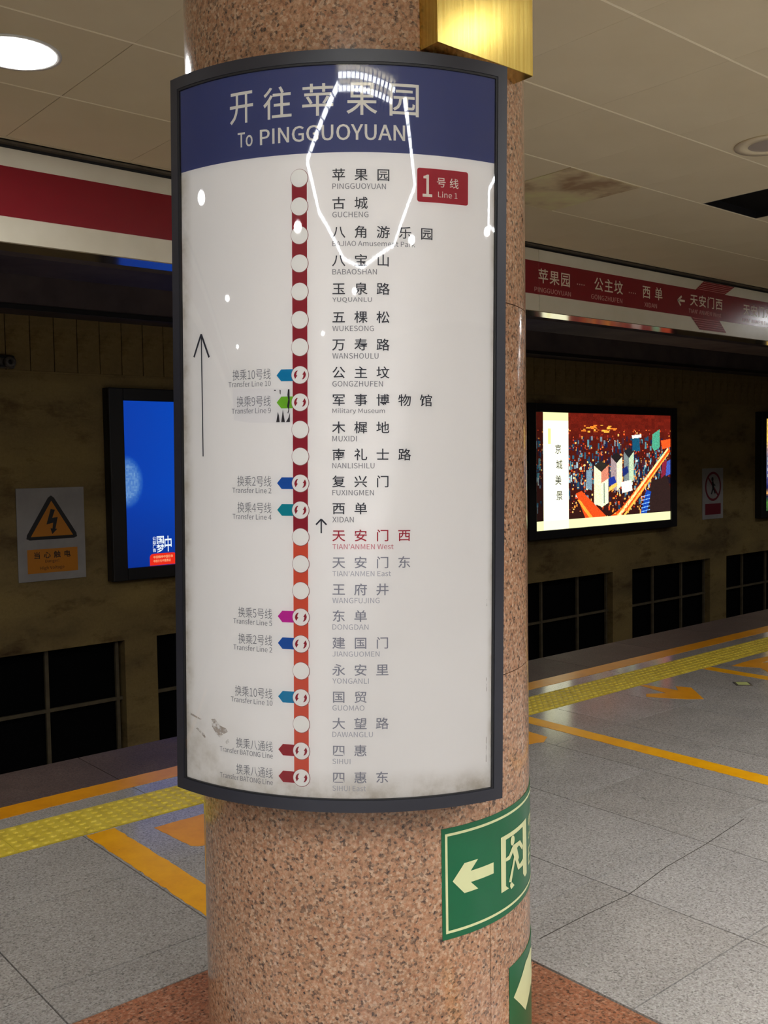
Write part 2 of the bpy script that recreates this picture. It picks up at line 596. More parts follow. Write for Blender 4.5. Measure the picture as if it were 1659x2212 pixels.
# red granite pad round the column
pad = empty('stone_pad', (1.593, 1.960, 0), kind='structure')
xm = (PX0 + PX1) / 2
for a, b, c, d in ((PX0, xm, PY0, 1.96), (xm, PX1, PY0, 1.96), (PX0, xm, 1.96, PY1), (xm, PX1, 1.96, PY1)):
    slab('pad_stone', a + 0.003, b - 0.003, c + 0.003, d - 0.003, M['pad'], pad)

# tactile paving ------------------------------------------------------
tact = empty('tactile_strip', (0, 3.93, 0), label='yellow strip of raised-dot tactile paving running along the platform', cat='paving')
n = 6
V = [(-0.1418, -0.1418, -0.02), (0.1418, -0.1418, -0.02), (0.1418, 0.1418, -0.02), (-0.1418, 0.1418, -0.02),
     (-0.1418, -0.1418, 0.003), (0.1418, -0.1418, 0.003), (0.1418, 0.1418, 0.003), (-0.1418, 0.1418, 0.003)]
F = list(BOXF)
for i in range(n):
    for j in range(n):
        cx, cy = -0.1418 + 0.2836 * (i + 0.5) / n, -0.1418 + 0.2836 * (j + 0.5) / n
        k = len(V)
        for r, z in ((0.0165, 0.003), (0.0135, 0.0062), (0.009, 0.0076)):
            for q in range(8):
                a = math.pi * q / 4
                V.append((cx + r * math.cos(a), cy + r * math.sin(a), z))
        for L in range(2):
            for q in range(8):
                p = (q + 1) % 8
                F.append((k + L * 8 + q, k + L * 8 + p, k + L * 8 + 8 + p, k + L * 8 + 8 + q))
        F.append(tuple(k + 16 + q for q in range(8)))
first = None
for k in range(-3, 52):
    if first is None:
        first = mesh_obj('tactile_tile', V, F, M['tactile'], tact)
        o = first
    else:
        o = bpy.data.objects.new('tactile_tile', first.data)
        COL.objects.link(o); o.parent = tact
    o.location = (0.34 + 0.2846 * k, 3.931 - 3.93, 0)
boxes('tactile_bed', [(-12, 26, 3.788, 4.074, -0.03, -0.004)], M['grout'], tact)

# painted markings ----------------------------------------------------
def marking(name, pts, label, mat, cat='marking', rag=0.0, group=None):
    if rag:
        q = []
        for i, p in enumerate(pts):
            r = pts[(i + 1) % len(pts)]
            L = math.hypot(r[0] - p[0], r[1] - p[1])
            k = max(1, int(L / 0.03))
            nx, ny = -(r[1] - p[1]) / L, (r[0] - p[0]) / L
            for t in range(k):
                f = t / k
                e = random.uniform(-rag, rag) if t else 0
                q.append((p[0] + (r[0] - p[0]) * f + nx * e, p[1] + (r[1] - p[1]) * f + ny * e))
        pts = q
    v, f = tri_poly(pts)
    cx = sum(p[0] for p in v) / len(v); cy = sum(p[1] for p in v) / len(v)
    nV = len(v)
    V = [(x - cx, y - cy, 0.0015) for x, y in v] + [(x - cx, y - cy, 0.0001) for x, y in v]
    F = list(f) + [(i, (i - 1) % nV, (i - 1) % nV + nV, i + nV) for i in range(nV)]
    o = mesh_obj(name, V, F, mat)
    o.location = (cx, cy, 0)
    tag(o, label, cat, group)
    return o
marking('painted_line', [(-3, 4.202), (16, 4.202), (16, 4.342), (-3, 4.342)], 'long orange line painted along the platform edge beyond the yellow dots', M['paint_orange'], rag=0.002)
marking('painted_line', [(1.606, 0.9), (1.728, 0.9), (1.728, 3.775), (1.606, 3.775)], 'worn yellow lane line left of the column, running from the dotted strip', M['paint'], rag=0.004)
marking('painted_line', [(4.146, 0.9), (4.262, 0.9), (4.284, 3.775), (4.178, 3.775)], 'long yellow lane line on the floor right of the column', M['paint'], rag=0.002)
marking('painted_line', [(6.125, 0.9), (6.225, 0.9), (6.225, 3.775), (6.125, 3.775)], 'second yellow lane line, far right behind the small green floor plate', M['paint'], rag=0.002)
marking('floor_arrow', [(1.850, 3.665), (2.30, 3.665), (2.30, 3.50), (2.62, 3.50), (2.62, 3.36), (2.06, 3.36), (1.913, 3.36), (1.884, 3.37), (1.866, 3.395)], 'orange painted shape on the floor close to the column left edge', M['paint_orange'], rag=0.002)
marking('floor_arrow', [(4.045, 3.56), (4.037, 3.42), (3.951, 3.372), (3.917, 3.389), (3.70, 3.43), (3.55, 3.60), (3.70, 3.62)], 'small orange painted stub on the floor touching the column right edge', M['paint_orange'], rag=0.001)
marking('floor_arrow', [(5.393, 3.78), (5.430, 3.77), (5.450, 3.535), (5.534, 3.61), (5.576, 3.52), (5.37, 3.303), (5.285, 3.38), (5.201, 3.511), (5.170, 3.58), (5.228, 3.621), (5.335, 3.545)], 'orange forked arrow on the floor pointing towards the viewer, right of column', M['paint_orange'], rag=0.002)
marking('floor_arrow', [(6.354, 3.69), (6.614, 3.70), (6.86, 3.68), (6.86, 3.62), (6.60, 3.60), (6.66, 3.56), (6.86, 3.56), (6.86, 3.45), (6.60, 3.37), (6.345, 3.41), (6.44, 3.52)], 'orange arrow head on the floor at the right edge of the photo', M['paint_orange'], rag=0.002)
plate = empty('floor_plate', (5.902, 3.348, 0), label='small green luminous plate with dark rim set in the floor', cat='floor marker')
v, f = disc_prism(0.0, 0.072, 0.0002, 0.004, 4)
mesh_obj('rim', v, f, M['rail_dark'], plate)
v, f = disc_prism(0.0, 0.052, 0.004, 0.0055, 4)
mesh_obj('luminous_face', v, f, M['luminous'], plate)

# ---------------------------------------------------------------- ceiling
CZ = 3.055
ceil = empty('ceiling', (0, 0, CZ), kind='structure')
boxes('ceiling_slab', [(-12, 26, -8.3, 4.82, CZ + 0.055, CZ + 0.2)], M['ceil_back'], ceil)
CX0, CP = 1.743 - 0.6355 * 3, 0.6355
CY = [1.473, 2.130, 2.780, 3.436, 4.112, 4.772]
HATCH = (9, 3)
STAIN = (7, 3)
ci0, ci1 = -1, 21
def ceiling_tile(i, j):
    x0, x1, y0, y1 = CX0 + i * CP, CX0 + (i + 1) * CP, CY[j], CY[j + 1]
    return x0, x1, y0, y1
for j in range(5):
    for i in range(ci0, ci1):
        x0, x1, y0, y1 = ceiling_tile(i, j)
        if 5.80 < (x0 + x1) / 2 < 6.45 and j == 2:
            continue                      # the open square hatch
        a = 0.002 if i in (2, 3) and j >= 3 else 0.0004
        st = 4.2 < x0 < 4.5 and j == 3
        o = slab('ceiling_panel', x0 + a, x1 - a, y0 + 0.005, y1 - 0.005, M['stained'] if st else M['ceil'], ceil, CZ + 0.02, CZ + (0.0 if not st else -0.004))
        if st:
            o['label'] = 'yellowed and water-stained ceiling panel'
box('panel_strip', -2, 15, 4.7745, 4.80, CZ + 0.0, CZ + 0.02, M['ceil'], ceil)
plain = boxes('outer_panels', [(-12, CX0 + ci0 * CP - 0.002, 1.473, 4.80, CZ, CZ + 0.02), (CX0 + ci1 * CP + 0.002, 26, 1.473, 4.80, CZ, CZ + 0.02), (-12, 26, -8.3, 1.4715, CZ, CZ + 0.02)], M['ceil'], ceil)
plain['kind'] = 'stuff'
# bright T-bars showing in the joints that run along the platform
boxes('joint_bar', [(-3, 15, y - 0.0045, y + 0.0045, CZ - 0.001, CZ + 0.02) for y in CY[:5]], base_mat('joint_bar', (255, 244, 216), 0.5), ceil)['kind'] = 'stuff'
hx0 = CX0 + 9 * CP
hat = empty('ceiling_hatch', (6.2, 3.1, CZ), label='dark open square hatch in the ceiling at the right edge', cat='hatch')
for i in range(ci0, ci1):
    x0, x1, y0, y1 = ceiling_tile(i, 2)
    if 5.80 < (x0 + x1) / 2 < 6.45:
        hat.location = ((x0 + x1) / 2, (y0 + y1) / 2, CZ)
        boxes('hatch_box', [(x0, x0 + 0.01, y0 + 0.004, y1, CZ + 0.001, CZ + 0.05), (x1 - 0.01, x1, y0 + 0.004, y1, CZ + 0.001, CZ + 0.05), (x0, x1, y1 - 0.01, y1 - 0.003, CZ + 0.001, CZ + 0.05), (x0, x1, y0 + 0.004, y0 + 0.01, CZ + 0.001, CZ + 0.05)], M['dark_metal'], hat)
        boxes('hatch_back', [(x0, x1, y0 + 0.004, y1 - 0.004, CZ + 0.045, CZ + 0.052)], M['void'], hat)

# downlights ----------------------------------------------------------
def downlight(x, y, on, label, group=None, r=0.150):
    t = empty('ceiling_lamp', (x, y, CZ), label=label, cat='ceiling light', group=group)
    V, F = disc_prism(r, r + 0.018, -0.006, 0.0, 48)
    mesh_obj('trim_ring', V, F, M['lamp_ring'], t, True)
    V, F = disc_prism(0.0, r, -0.004, -0.001, 48)
    mesh_obj('diffuser', V, F, M['lamp_on'] if on else M['lamp_glass'], t)
    return t
downlight(1.43, 3.785, True, 'round lit ceiling lamp at the top left of the photo')
g = 'ceiling lamps down the platform, seen only as reflections'
for x, y in ((-1.97, 3.70), (-5.42, 3.62), (-8.81, 3.55), (10.9, 3.78), (14.3, 3.78), (17.7, 3.78),
             (3.35, -3.20), (-0.05, -3.35), (-3.43, -3.50), (-6.8, -3.5), (6.7, -3.9), (-2.9, 0.10)):
    downlight(x, y, True, 'round lit ceiling lamp out of view, mirrored in the map cover', g)
downlight(2.65, 0.45, True, 'small round ceiling lamp out of view, mirrored in the brass box', None, 0.045)
dl = empty('ceiling_speaker', (4.78, 2.575, CZ), label='round unlit grey ceiling fitting with a raised rim, right edge', cat='ceiling fitting')
V, F = disc_prism(0.105, 0.17, -0.008, 0.0, 40); mesh_obj('rim', V, F, M['ceil'], dl, True)
V, F = disc_prism(0.0, 0.105, -0.005, -0.001, 40); mesh_obj('face', V, F, M['lamp_glass'], dl)
# octagonal troughs of small square lamps over the hall behind the camera
pts = [(-0.30, 0.26), (-1.54, 0.34), (-2.25, -0.45), (-2.80, -2.10), (-2.45, -3.0), (-0.82, -3.18), (0.44, -2.05), (0.60, -0.62)]
def ring_light(ox, label):
    octa = empty('ring_light', (-1.1 + ox, -1.35, CZ), label=label, cat='ceiling light')
    for i in range(7):
        a, b = Vector(pts[i]), Vector(pts[(i + 1) % 8])
        d = (b - a).normalized(); nn = Vector((-d.y, d.x)); L = (b - a).length
        k = max(2, int(L / 0.17))
        V, F = [], []
        for q in range(k):
            s0, s1 = L * (q + 0.12) / k, L * (q + 0.88) / k
            c = [a + d * s0 - nn * 0.035, a + d * s1 - nn * 0.035, a + d * s1 + nn * 0.035, a + d * s0 + nn * 0.035]
            kk = len(V)
            V += [(p.x + 1.1, p.y + 1.35, -0.012) for p in c] + [(p.x + 1.1, p.y + 1.35, -0.003) for p in c]
            F += [tuple(z + kk for z in f) for f in BOXF]
        mesh_obj('lamp_row', V, F, M['trough_on'], octa)['kind'] = 'stuff'
        ld = bpy.data.lights.new('trough_light', 'AREA')
        ld.shape = 'RECTANGLE'; ld.size = L; ld.size_y = 0.16
        ld.spread = math.radians(135); ld.energy = TROUGH_W * L
        ld.color = (0.93, 0.96, 1.0)
        lo_ = bpy.data.objects.new('trough_light', ld)
        COL.objects.link(lo_); lo_.parent = octa
        mid = (a + b) / 2
        lo_.location = (mid.x + 1.1, mid.y + 1.35, -0.016)
        lo_.rotation_euler = (0, 0, math.atan2(d.y, d.x))
        c = [a - nn * 0.10, b - nn * 0.10, b + nn * 0.10, a + nn * 0.10]
        V = [(p.x + 1.1, p.y + 1.35, -0.003) for p in c] + [(p.x + 1.1, p.y + 1.35, -0.0005) for p in c]
        mesh_obj('trough', V, BOXF, M['lamp_ring'], octa)
ring_light(0, 'octagonal trough of small lamps, mirrored large over the blue map header')
ring_light(5.8, 'octagonal trough of small lamps, mirrored thinly at the map right edge')
lou = empty('louvre_light', (0.08, -0.07, CZ - 0.02), label='rectangular louvred ceiling light, mirrored in the map header', cat='ceiling light')
th = math.radians(-48)
def rot(x, y): return (x * math.cos(th) - y * math.sin(th), x * math.sin(th) + y * math.cos(th))
for s in (-1, 1):
    V = []
    for z in (-0.012, -0.004):
        for x, y in ((-0.52, s * 0.07 - 0.022), (0.52, s * 0.07 - 0.022), (0.52, s * 0.07 + 0.022), (-0.52, s * 0.07 + 0.022)):
            V.append((*rot(x, y), z))
    mesh_obj('tube', V, BOXF, M['trough_on'], lou)
V, F = [], []
for q in range(15):
    x = -0.52 + 1.04 * q / 14
    k = len(V)
    for z in (-0.03, -0.013):
        for xx, yy in ((x - 0.004, -0.17), (x + 0.004, -0.17), (x + 0.004, 0.17), (x - 0.004, 0.17)):
            V.append((*rot(xx, yy), z))
    F += [tuple(z + k for z in f) for f in BOXF]
mesh_obj('louvre', V, F, M['dark_metal'], lou)

# ---------------------------------------------------------------- track side
WY = 8.3
wall = empty('wall_track', (0, WY, 0), kind='structure')
OPEN = [(1.85, 3.95), (4.27, 6.31), (6.74, 8.75), (9.17, 11.20), (11.65, 13.66), (14.13, 16.15), (16.6, 18.6), (19.07, 21.1)]
OZ = -0.10
pl = [(-12, 26, WY, WY + 0.15, OZ, 2.29), (-12, OPEN[0][0], WY, WY + 0.15, -1.5, OZ), (OPEN[-1][1], 26, WY, WY + 0.15, -1.5, OZ)]
pl += [(OPEN[i][1], OPEN[i + 1][0], WY, WY + 0.15, -1.5, OZ) for i in range(len(OPEN) - 1)]
boxes('plaster', pl, M['wall'], wall)
boxes('ledge', [(-12, 26, WY - 0.012, WY, 2.275, 2.292)], M['wall'], wall)
boxes('upper_backing', [(-12, 26, WY + 0.03, WY + 0.15, 2.29, 3.3)], M['black'], wall)
pk = None
for k in range(-4, 76):
    x0 = 2.969 + 0.2068 * k
    slab('wall_plank', x0 + 0.0035, x0 + 0.2068 - 0.0035, WY, WY + 0.03, M['wall'], wall, 3.05, 2.294)
for i, (a, b) in enumerate(OPEN):
    w = empty('window_%d' % (i + 1), ((a + b) / 2, WY, OZ), kind='structure')
    boxes('pane', [(a, b, WY + 0.13, WY + 0.145, -1.5, OZ)], M['black'], w)
    wd = b - a
    for xm_ in (a + 0.62 * wd / 2.05, a + 1.37 * wd / 2.05):
        box('mullion', xm_ - 0.016, xm_ + 0.016, WY + 0.07, WY + 0.10, -1.5, OZ, M['mullion'], w)
    box('mullion', b - 0.06, b - 0.03, WY + 0.07, WY + 0.10, -1.5, OZ, M['mullion'], w)
    box('transom', a, b, WY + 0.072, WY + 0.098, -0.655, -0.625, M['mullion'], w)
tb = empty('trim_1', (0, 8.1, 2.8), kind='structure')
boxes('beam_upper', [(-12, 26, 7.95, WY, 2.755, 3.3)], M['beam'], tb)
boxes('beam_lower_edge', [(-12, 26, 7.93, 7.95, 2.745, 2.785)], M['dark_metal'], tb)
tb2 = empty('trim_2', (0, 7.0, 2.9), kind='structure')
boxes('cable_duct', [(-12, 26, 6.5, 7.1, 2.86, 3.2)], M['beam'], tb2)
tc = empty('ceiling_track', (0, 6.5, 3.2), kind='structure')
boxes('track_ceiling_slab', [(-12, 26, 5.02, WY + 0.2, 3.2, 3.35)], M['beam'], tc)
tf = empty('floor_track', (0, 6.5, -1.5), kind='structure')
boxes('track_bed', [(-12, 26, 4.7, WY + 0.2, -1.6, -1.5)], M['track'], tf)
for y in (5.75, 7.19):
    boxes('rail', [(-12, 26, y - 0.035, y + 0.035, -1.36, -1.32), (-12, 26, y - 0.008, y + 0.008, -1.48, -1.36), (-12, 26, y - 0.06, y + 0.06, -1.5, -1.48)], M['dark_metal'], tf)
# the far sides of the hall, out of the frame
wb = empty('wall_back', (0, -8.3, 0), kind='structure')
boxes('plaster', [(-12, 26, -8.45, -8.3, -1.5, 3.2)], M['wall'], wb)
wl = empty('wall_left', (-12, 0, 0), kind='structure')
boxes('plaster', [(-12.15, -12, -8.45, 8.45, -1.5, 3.4)], M['endwall'], wl)
wr = empty('wall_right', (26, 0, 0), kind='structure')
boxes('plaster', [(26, 26.15, -8.45, 8.45, -1.5, 3.4)], M['endwall'], wr)
fb = empty('floor_back', (0, -6.5, -1.5), kind='structure')
boxes('track_bed', [(-12, 26, -8.45, -4.7, -1.6, -1.5)], M['track'], fb)

# ---------------------------------------------------------------- station name fascia
FY = 4.83
fas = empty('station_name_band', (5.0, FY, 2.8), label='white fascia with red band of station names above the platform edge', cat='sign')
seams = [1.241 - 2.2 * 6 + 2.2 * k for k in range(0, 18)]
for a, b in zip(seams[:-1], seams[1:]):
    box('fascia_panel', a + 0.0015, b - 0.0015, FY, FY + 0.03, 2.575, 3.022, M['white_panel'], fas)
    box('red_band', a + 0.0015, b - 0.0015, FY - 0.0015, FY, 2.696, 2.935, M['white_red'], fas)
boxes('soffit', [(-12, 25, FY + 0.002, FY + 0.18, 2.570, 2.5745)], M['soffit'], fas)
boxes('hanger', [(-12, 25, FY + 0.13, FY + 0.18, 2.575, 3.2)], M['dark_metal'], fas)
boxes('gap_rail', [(-12, 25, FY - 0.028, FY + 0.03, 3.040, 3.050)], M['rail_dark'], fas)
boxes('gap_shadow_rail', [(-12, 25, FY + 0.012, FY + 0.03, 3.022, 3.040)], M['dark_metal'], fas)

def flat_on_wall(name, VF, y, mat, parent, thick=0.0):
    V, F = VF
    off = parent_loc(parent)
    return mesh_obj(name, [(x - off.x, y - off.y, z - off.z) for x, z in V], F, mat, parent)
FT = FY - 0.0025
def st_name(cn, x0, pitch, w, zc, h, en, ex0, ex1, ez0, ez1):
    o = flat_on_wall('station_name', cells(cn, x0, pitch, w, zc, h, 0.008), FT, M['fascia_text'], fas)
    flat_on_wall('station_name_latin', fit(en, ex0, ex1, ez0, ez1), FT, M['fascia_text2'], fas)
st_name('苹果园', 5.630, 0.128, 0.118, 2.834, 0.112, 'PINGGUOYUAN', 5.588, 6.005, 2.713, 2.748)
st_name('公主坟', 6.290, 0.128, 0.118, 2.842, 0.112, 'GONGZHUFEN', 6.252, 6.650, 2.721, 2.758)
st_name('西单', 6.924, 0.172, 0.118, 2.844, 0.112, 'XIDAN', 6.953, 7.128, 2.722, 2.758)
st_name('天安门西', 7.622, 0.134, 0.124, 2.842, 0.108, "TIAN' ANMEN West", 7.601, 8.118, 2.727, 2.764)
st_name('天安门东', 8.495, 0.134, 0.124, 2.834, 0.108, "TIAN' ANMEN East", 8.471, 8.99, 2.717, 2.754)
st_name('王府井', 9.45, 0.128, 0.118, 2.834, 0.108, 'WANGFUJING', 9.42, 9.84, 2.717, 2.754)
st_name('四惠东', 10.5, 0.128, 0.118, 2.834, 0.108, 'SIHUI East', 10.48, 10.88, 2.717, 2.754)
for a, b in ((6.085, 6.165), (6.745, 6.828), (10.02, 10.10), (10.25, 10.33)):
    flat_on_wall('dots', merge(*[([(x - 0.006, 2.812), (x + 0.006, 2.812), (x + 0.006, 2.821), (x - 0.006, 2.821)], [(0, 1, 2, 3)]) for x in np.linspace(a, b, 4)]), FT, M['fascia_text2'], fas)
def quadline(x0, z0, x1, z1, w):
    d = Vector((x1 - x0, z1 - z0)).normalized() * w / 2
    n_ = (-d.y, d.x)
    return ([(x0 - n_[0], z0 - n_[1]), (x1 - n_[0], z1 - n_[1]), (x1 + n_[0], z1 + n_[1]), (x0 + n_[0], z0 + n_[1])], [(0, 1, 2, 3)])
flat_on_wall('direction_arrow', merge(quadline(7.44, 2.820, 7.54, 2.820, 0.018), quadline(7.435, 2.818, 7.492, 2.858, 0.018), quadline(7.435, 2.822, 7.478, 2.778, 0.018)), FT, M['fascia_text'], fas)
# the striped emblem over the station we are in
up = [(7.836, 3.020), (8.346, 3.020), (8.170, 2.930), (7.700, 2.930)]
lo = [(7.631, 2.700), (8.085, 2.700), (8.208, 2.595), (7.769, 2.595)]
flat_on_wall('emblem', merge(tri_poly(up), tri_poly(lo)), FY - 0.0021, M['white_red'], fas)
for t in (0.12, 0.3, 0.48, 0.66, 0.84):
    for P in (up, lo):
        a = Vector(P[0]).lerp(Vector(P[3]), t); b = Vector(P[1]).lerp(Vector(P[2]), t)
        flat_on_wall('emblem_stripe', quadline(a.x + 0.01, a.y, b.x - 0.01, b.y, 0.0035), FY - 0.0028, M['stripe_pink'], fas)

# ---------------------------------------------------------------- printed light boxes
def poster_mesh(name, x0, x1, z0, z1, y, img, parent, strength):
    """a backlit print: a fine grid whose cells carry the print colours"""
    H, W_ = img.shape[:2]
    off = parent_loc(parent)
    xs = np.linspace(x0, x1, W_ + 1) - off.x
    zs = np.linspace(z1, z0, H + 1) - off.z
    V = [(x, y - off.y, z) for z in zs for x in xs]
    F = [(r * (W_ + 1) + c, (r + 1) * (W_ + 1) + c, (r + 1) * (W_ + 1) + c + 1, r * (W_ + 1) + c + 1) for r in range(H) for c in range(W_)]
    mt = bpy.data.materials.new(name + '_print')
    mt.use_nodes = True
    nt = mt.node_tree
    b = nt.nodes['Principled BSDF']
    at = nt.nodes.new('ShaderNodeAttribute'); at.attribute_name = 'print'
    nt.links.new(at.outputs['Color'], b.inputs['Emission Color'])
    b.inputs['Emission Strength'].default_value = strength
    b.inputs['Base Color'].default_value = (0.01, 0.01, 0.01, 1)
    b.inputs['Roughness'].default_value = 0.3
    o = mesh_obj(name, V, F, mt, parent)
    ca = o.data.color_attributes.new('print', 'FLOAT_COLOR', 'CORNER')
    px = img.reshape(-1, 3)
    lc = np.where(px <= 0.04045, px / 12.92, ((px + 0.055) / 1.055) ** 2.4)
    rgba = np.repeat(np.concatenate([lc, np.ones((len(lc), 1))], 1), 4, axis=0)
    ca.data.foreach_set('color', rgba.astype(np.float32).ravel())
    return o

def fill(img, pts, col, a=1.0):
    H, W_ = img.shape[:2]
    yy, xx = np.mgrid[0:H, 0:W_]
    px, py = (xx + 0.5) / W_, (yy + 0.5) / H
    inside = np.zeros((H, W_), bool)
    j = len(pts) - 1
    for i in range(len(pts)):
        xi, yi = pts[i]; xj, yj = pts[j]
        if yi != yj:
            c = ((yi > py) != (yj > py)) & (px < (xj - xi) * (py - yi) / (yj - yi) + xi)
            inside ^= c
        j = i
    img[inside] = img[inside] * (1 - a) + np.array(col) / 255 * a

rs = np.random.RandomState(5)
def city():
    W_, H = 380, 190
    im = np.zeros((H, W_, 3))
    t = np.linspace(0, 1, H)[:, None, None]
    im[:] = np.array([86, 20, 12]) / 255 * (1 - t) + np.array([40, 18, 16]) / 255 * t
    k = rs.rand(H // 6, W_ // 10)[:, :, None]
    im[:H // 6 * 6] += np.kron(k[:, :, 0], np.ones((6, 10)))[:, :, None] * np.array([0.07, 0.02, 0.01]) * (t[:H // 6 * 6] < 0.22)
    def blocks(n_, x0, x1, y0, y1, w, h, pal, a=0.9):
        for _ in range(n_):
            x, y = rs.uniform(x0, x1), rs.uniform(y0, y1)
            ww, hh = w * rs.uniform(0.4, 1.4), h * rs.uniform(0.4, 1.5)
            fill(im, [(x, y), (x + ww, y), (x + ww, y + hh), (x, y + hh)], pal[rs.randint(len(pal))], a)
    cool = [(24, 60, 86), (40, 96, 120), (16, 34, 66), (80, 140, 150), (30, 26, 50), (60, 30, 40), (20, 20, 34), (110, 130, 140)]
    warm = [(230, 90, 40), (250, 150, 60), (200, 60, 30), (255, 200, 110), (160, 50, 40)]
    blocks(420, 0.0, 1.0, 0.20, 0.62, 0.012, 0.045, cool)
    blocks(420, 0.0, 1.0, 0.13, 0.62, 0.008, 0.012, warm)
    blocks(30, 0.3, 0.55, 0.10, 0.16, 0.03, 0.01, [(250, 130, 40), (240, 170, 60)])
    blocks(240, 0.0, 0.9, 0.40, 0.82, 0.012, 0.045, cool + [(190, 210, 200), (150, 180, 190)])
    blocks(200, 0.1, 0.9, 0.40, 0.88, 0.008, 0.014, warm)
    # red-orange roads with light trails
    fill(im, [(0.27, 0.70), (0.31, 0.68), (0.55, 1.0), (0.36, 1.0)], (214, 70, 24))
    fill(im, [(0.52, 1.0), (0.42, 1.0), (0.60, 0.86), (0.985, 0.30), (1.0, 0.34), (0.72, 0.80)], (220, 76, 22))
    fill(im, [(0.28, 0.76), (0.30, 0.76), (0.43, 0.99), (0.40, 0.99)], (255, 150, 50))
    fill(im, [(0.54, 0.97), (0.57, 0.97), (0.985, 0.32), (0.975, 0.31)], (255, 214, 140))
    fill(im, [(0.60, 0.95), (0.62, 0.95), (0.99, 0.36), (0.98, 0.36)], (255, 170, 70))
    fill(im, [(0.92, 0.24), (1.0, 0.22), (1.0, 0.30), (0.93, 0.32)], (236, 80, 30))
    blocks(160, 0.45, 0.9, 0.55, 0.95, 0.010, 0.02, [(255, 150, 50), (255, 190, 90), (230, 80, 30)], 0.8)
    # dark lower right with blue building
    fill(im, [(0.78, 0.95), (0.84, 0.62), (0.90, 0.60), (0.96, 0.52), (1.0, 0.70), (1.0, 1.0), (0.7, 1.0)], (40, 26, 24))
    fill(im, [(0.74, 1.0), (0.80, 0.70), (0.84, 0.72), (0.79, 1.0)], (20, 60, 150))
    for q in range(6):
        fill(im, [(0.76, 0.76 + q * 0.035), (0.83, 0.745 + q * 0.035), (0.83, 0.752 + q * 0.035), (0.76, 0.768 + q * 0.035)], (120, 170, 230))
    fill(im, [(0.93, 0.45), (0.97, 0.42), (0.96, 0.56), (0.92, 0.60)], (120, 30, 50))
    fill(im, [(0.97, 0.44), (1.0, 0.42), (1.0, 0.56), (0.96, 0.58)], (60, 80, 160))
    # towers
    def tower(x, y, w, h, l, r, top):
        fill(im, [(x, y), (x + w * 0.5, y + 0.06), (x + w * 0.5, y + h + 0.03), (x, y + h)], l)
        fill(im, [(x + w * 0.5, y + 0.06), (x + w, y), (x + w, y + h - 0.02), (x + w * 0.5, y + h + 0.03)], r)
        fill(im, [(x, y), (x + w * 0.5, y - 0.04), (x + w, y), (x + w * 0.5, y + 0.06)], top)
    tower(0.40, 0.46, 0.105, 0.34, (232, 224, 176), (196, 120, 96), (40, 36, 30))
    fill(im, [(0.452, 0.62), (0.505, 0.58), (0.505, 0.80), (0.452, 0.84)], (216, 226, 184))
    fill(im, [(0.470, 0.62), (0.476, 0.62), (0.476, 0.80), (0.470, 0.80)], (60, 80, 70))
    tower(0.525, 0.385, 0.085, 0.28, (150, 130, 130), (216, 220, 180), (30, 26, 26))
    tower(0.625, 0.34, 0.075, 0.28, (110, 120, 120), (176, 196, 160), (30, 30, 34))
    fill(im, [(0.60, 0.62), (0.68, 0.60), (0.69, 0.70), (0.61, 0.72)], (244, 240, 214))
    fill(im, [(0.505, 0.58), (0.55, 0.56), (0.565, 0.62), (0.51, 0.65)], (28, 46, 130))
    fill(im, [(0.51, 0.66), (0.57, 0.62), (0.57, 0.65), (0.51, 0.70)], (240, 180, 80))
    fill(im, [(0.61, 0.50), (0.65, 0.47), (0.66, 0.53), (0.62, 0.57)], (26, 40, 100))
    fill(im, [(0.69, 0.20), (0.745, 0.19), (0.75, 0.34), (0.69, 0.33)], (20, 74, 100))
    fill(im, [(0.685, 0.19), (0.76, 0.18), (0.76, 0.21), (0.69, 0.22)], (236, 240, 220))
    fill(im, [(0.85, 0.18), (0.91, 0.13), (0.91, 0.30), (0.865, 0.34), (0.845, 0.30)], (70, 150, 120))
    fill(im, [(0.345, 0.50), (0.385, 0.50), (0.385, 0.68), (0.345, 0.66)], (110, 136, 150))
    im = np.clip(im * (0.85 + 0.3 * rs.rand(H, W_, 1)), 0, 1)
    # mounting-paper scroll and lower band
    x0, x1 = int(0.053 * W_), int(0.222 * W_)
    im[:, :x0] *= 0.55
    im[int(0.0 * H):, x0:x1] = np.array([1.0, 1.0, 0.86])
    im[:int(0.07 * H), x0:x1] = np.array([0.86, 0.86, 0.62])
    im[int(0.14 * H):int(0.27 * H), int(0.085 * W_):int(0.105 * W_)] = np.array([0.90, 0.88, 0.50])
    im[int(0.925 * H):, :] = np.array([0.86, 0.86, 0.64])
    im[int(0.925 * H):, x0:x1] = np.array([0.96, 0.96, 0.78])
    return im

def bluead():
    W_, H = 200, 100
    yy, xx = np.mgrid[0:H, 0:W_] / np.array([H, W_])[:, None, None]
    im = np.zeros((H, W_, 3))
    im[:] = np.array([2, 62, 176]) / 255
    im += (xx * 0.9)[:, :, None] * np.array([0.02, 0.22, 0.30])
    low = np.clip((yy - 0.55) / 0.45, 0, 1)[:, :, None]
    im = im * (1 - low * 0.45) + np.array([2, 28, 110]) / 255 * low * 0.45
    # pale half moon of cloud cut by the left edge
    d = ((xx - 0.0) / 0.060) ** 2 + ((yy - 0.48) / 0.165) ** 2
    m_ = np.clip(1.5 - d * 1.5, 0, 1)[:, :, None] * (0.65 + 0.35 * rs.rand(H, W_, 1))
    im = im * (1 - m_ * 0.75) + np.array([150, 190, 226]) / 255 * m_ * 0.75
    return np.clip(im, 0, 1)

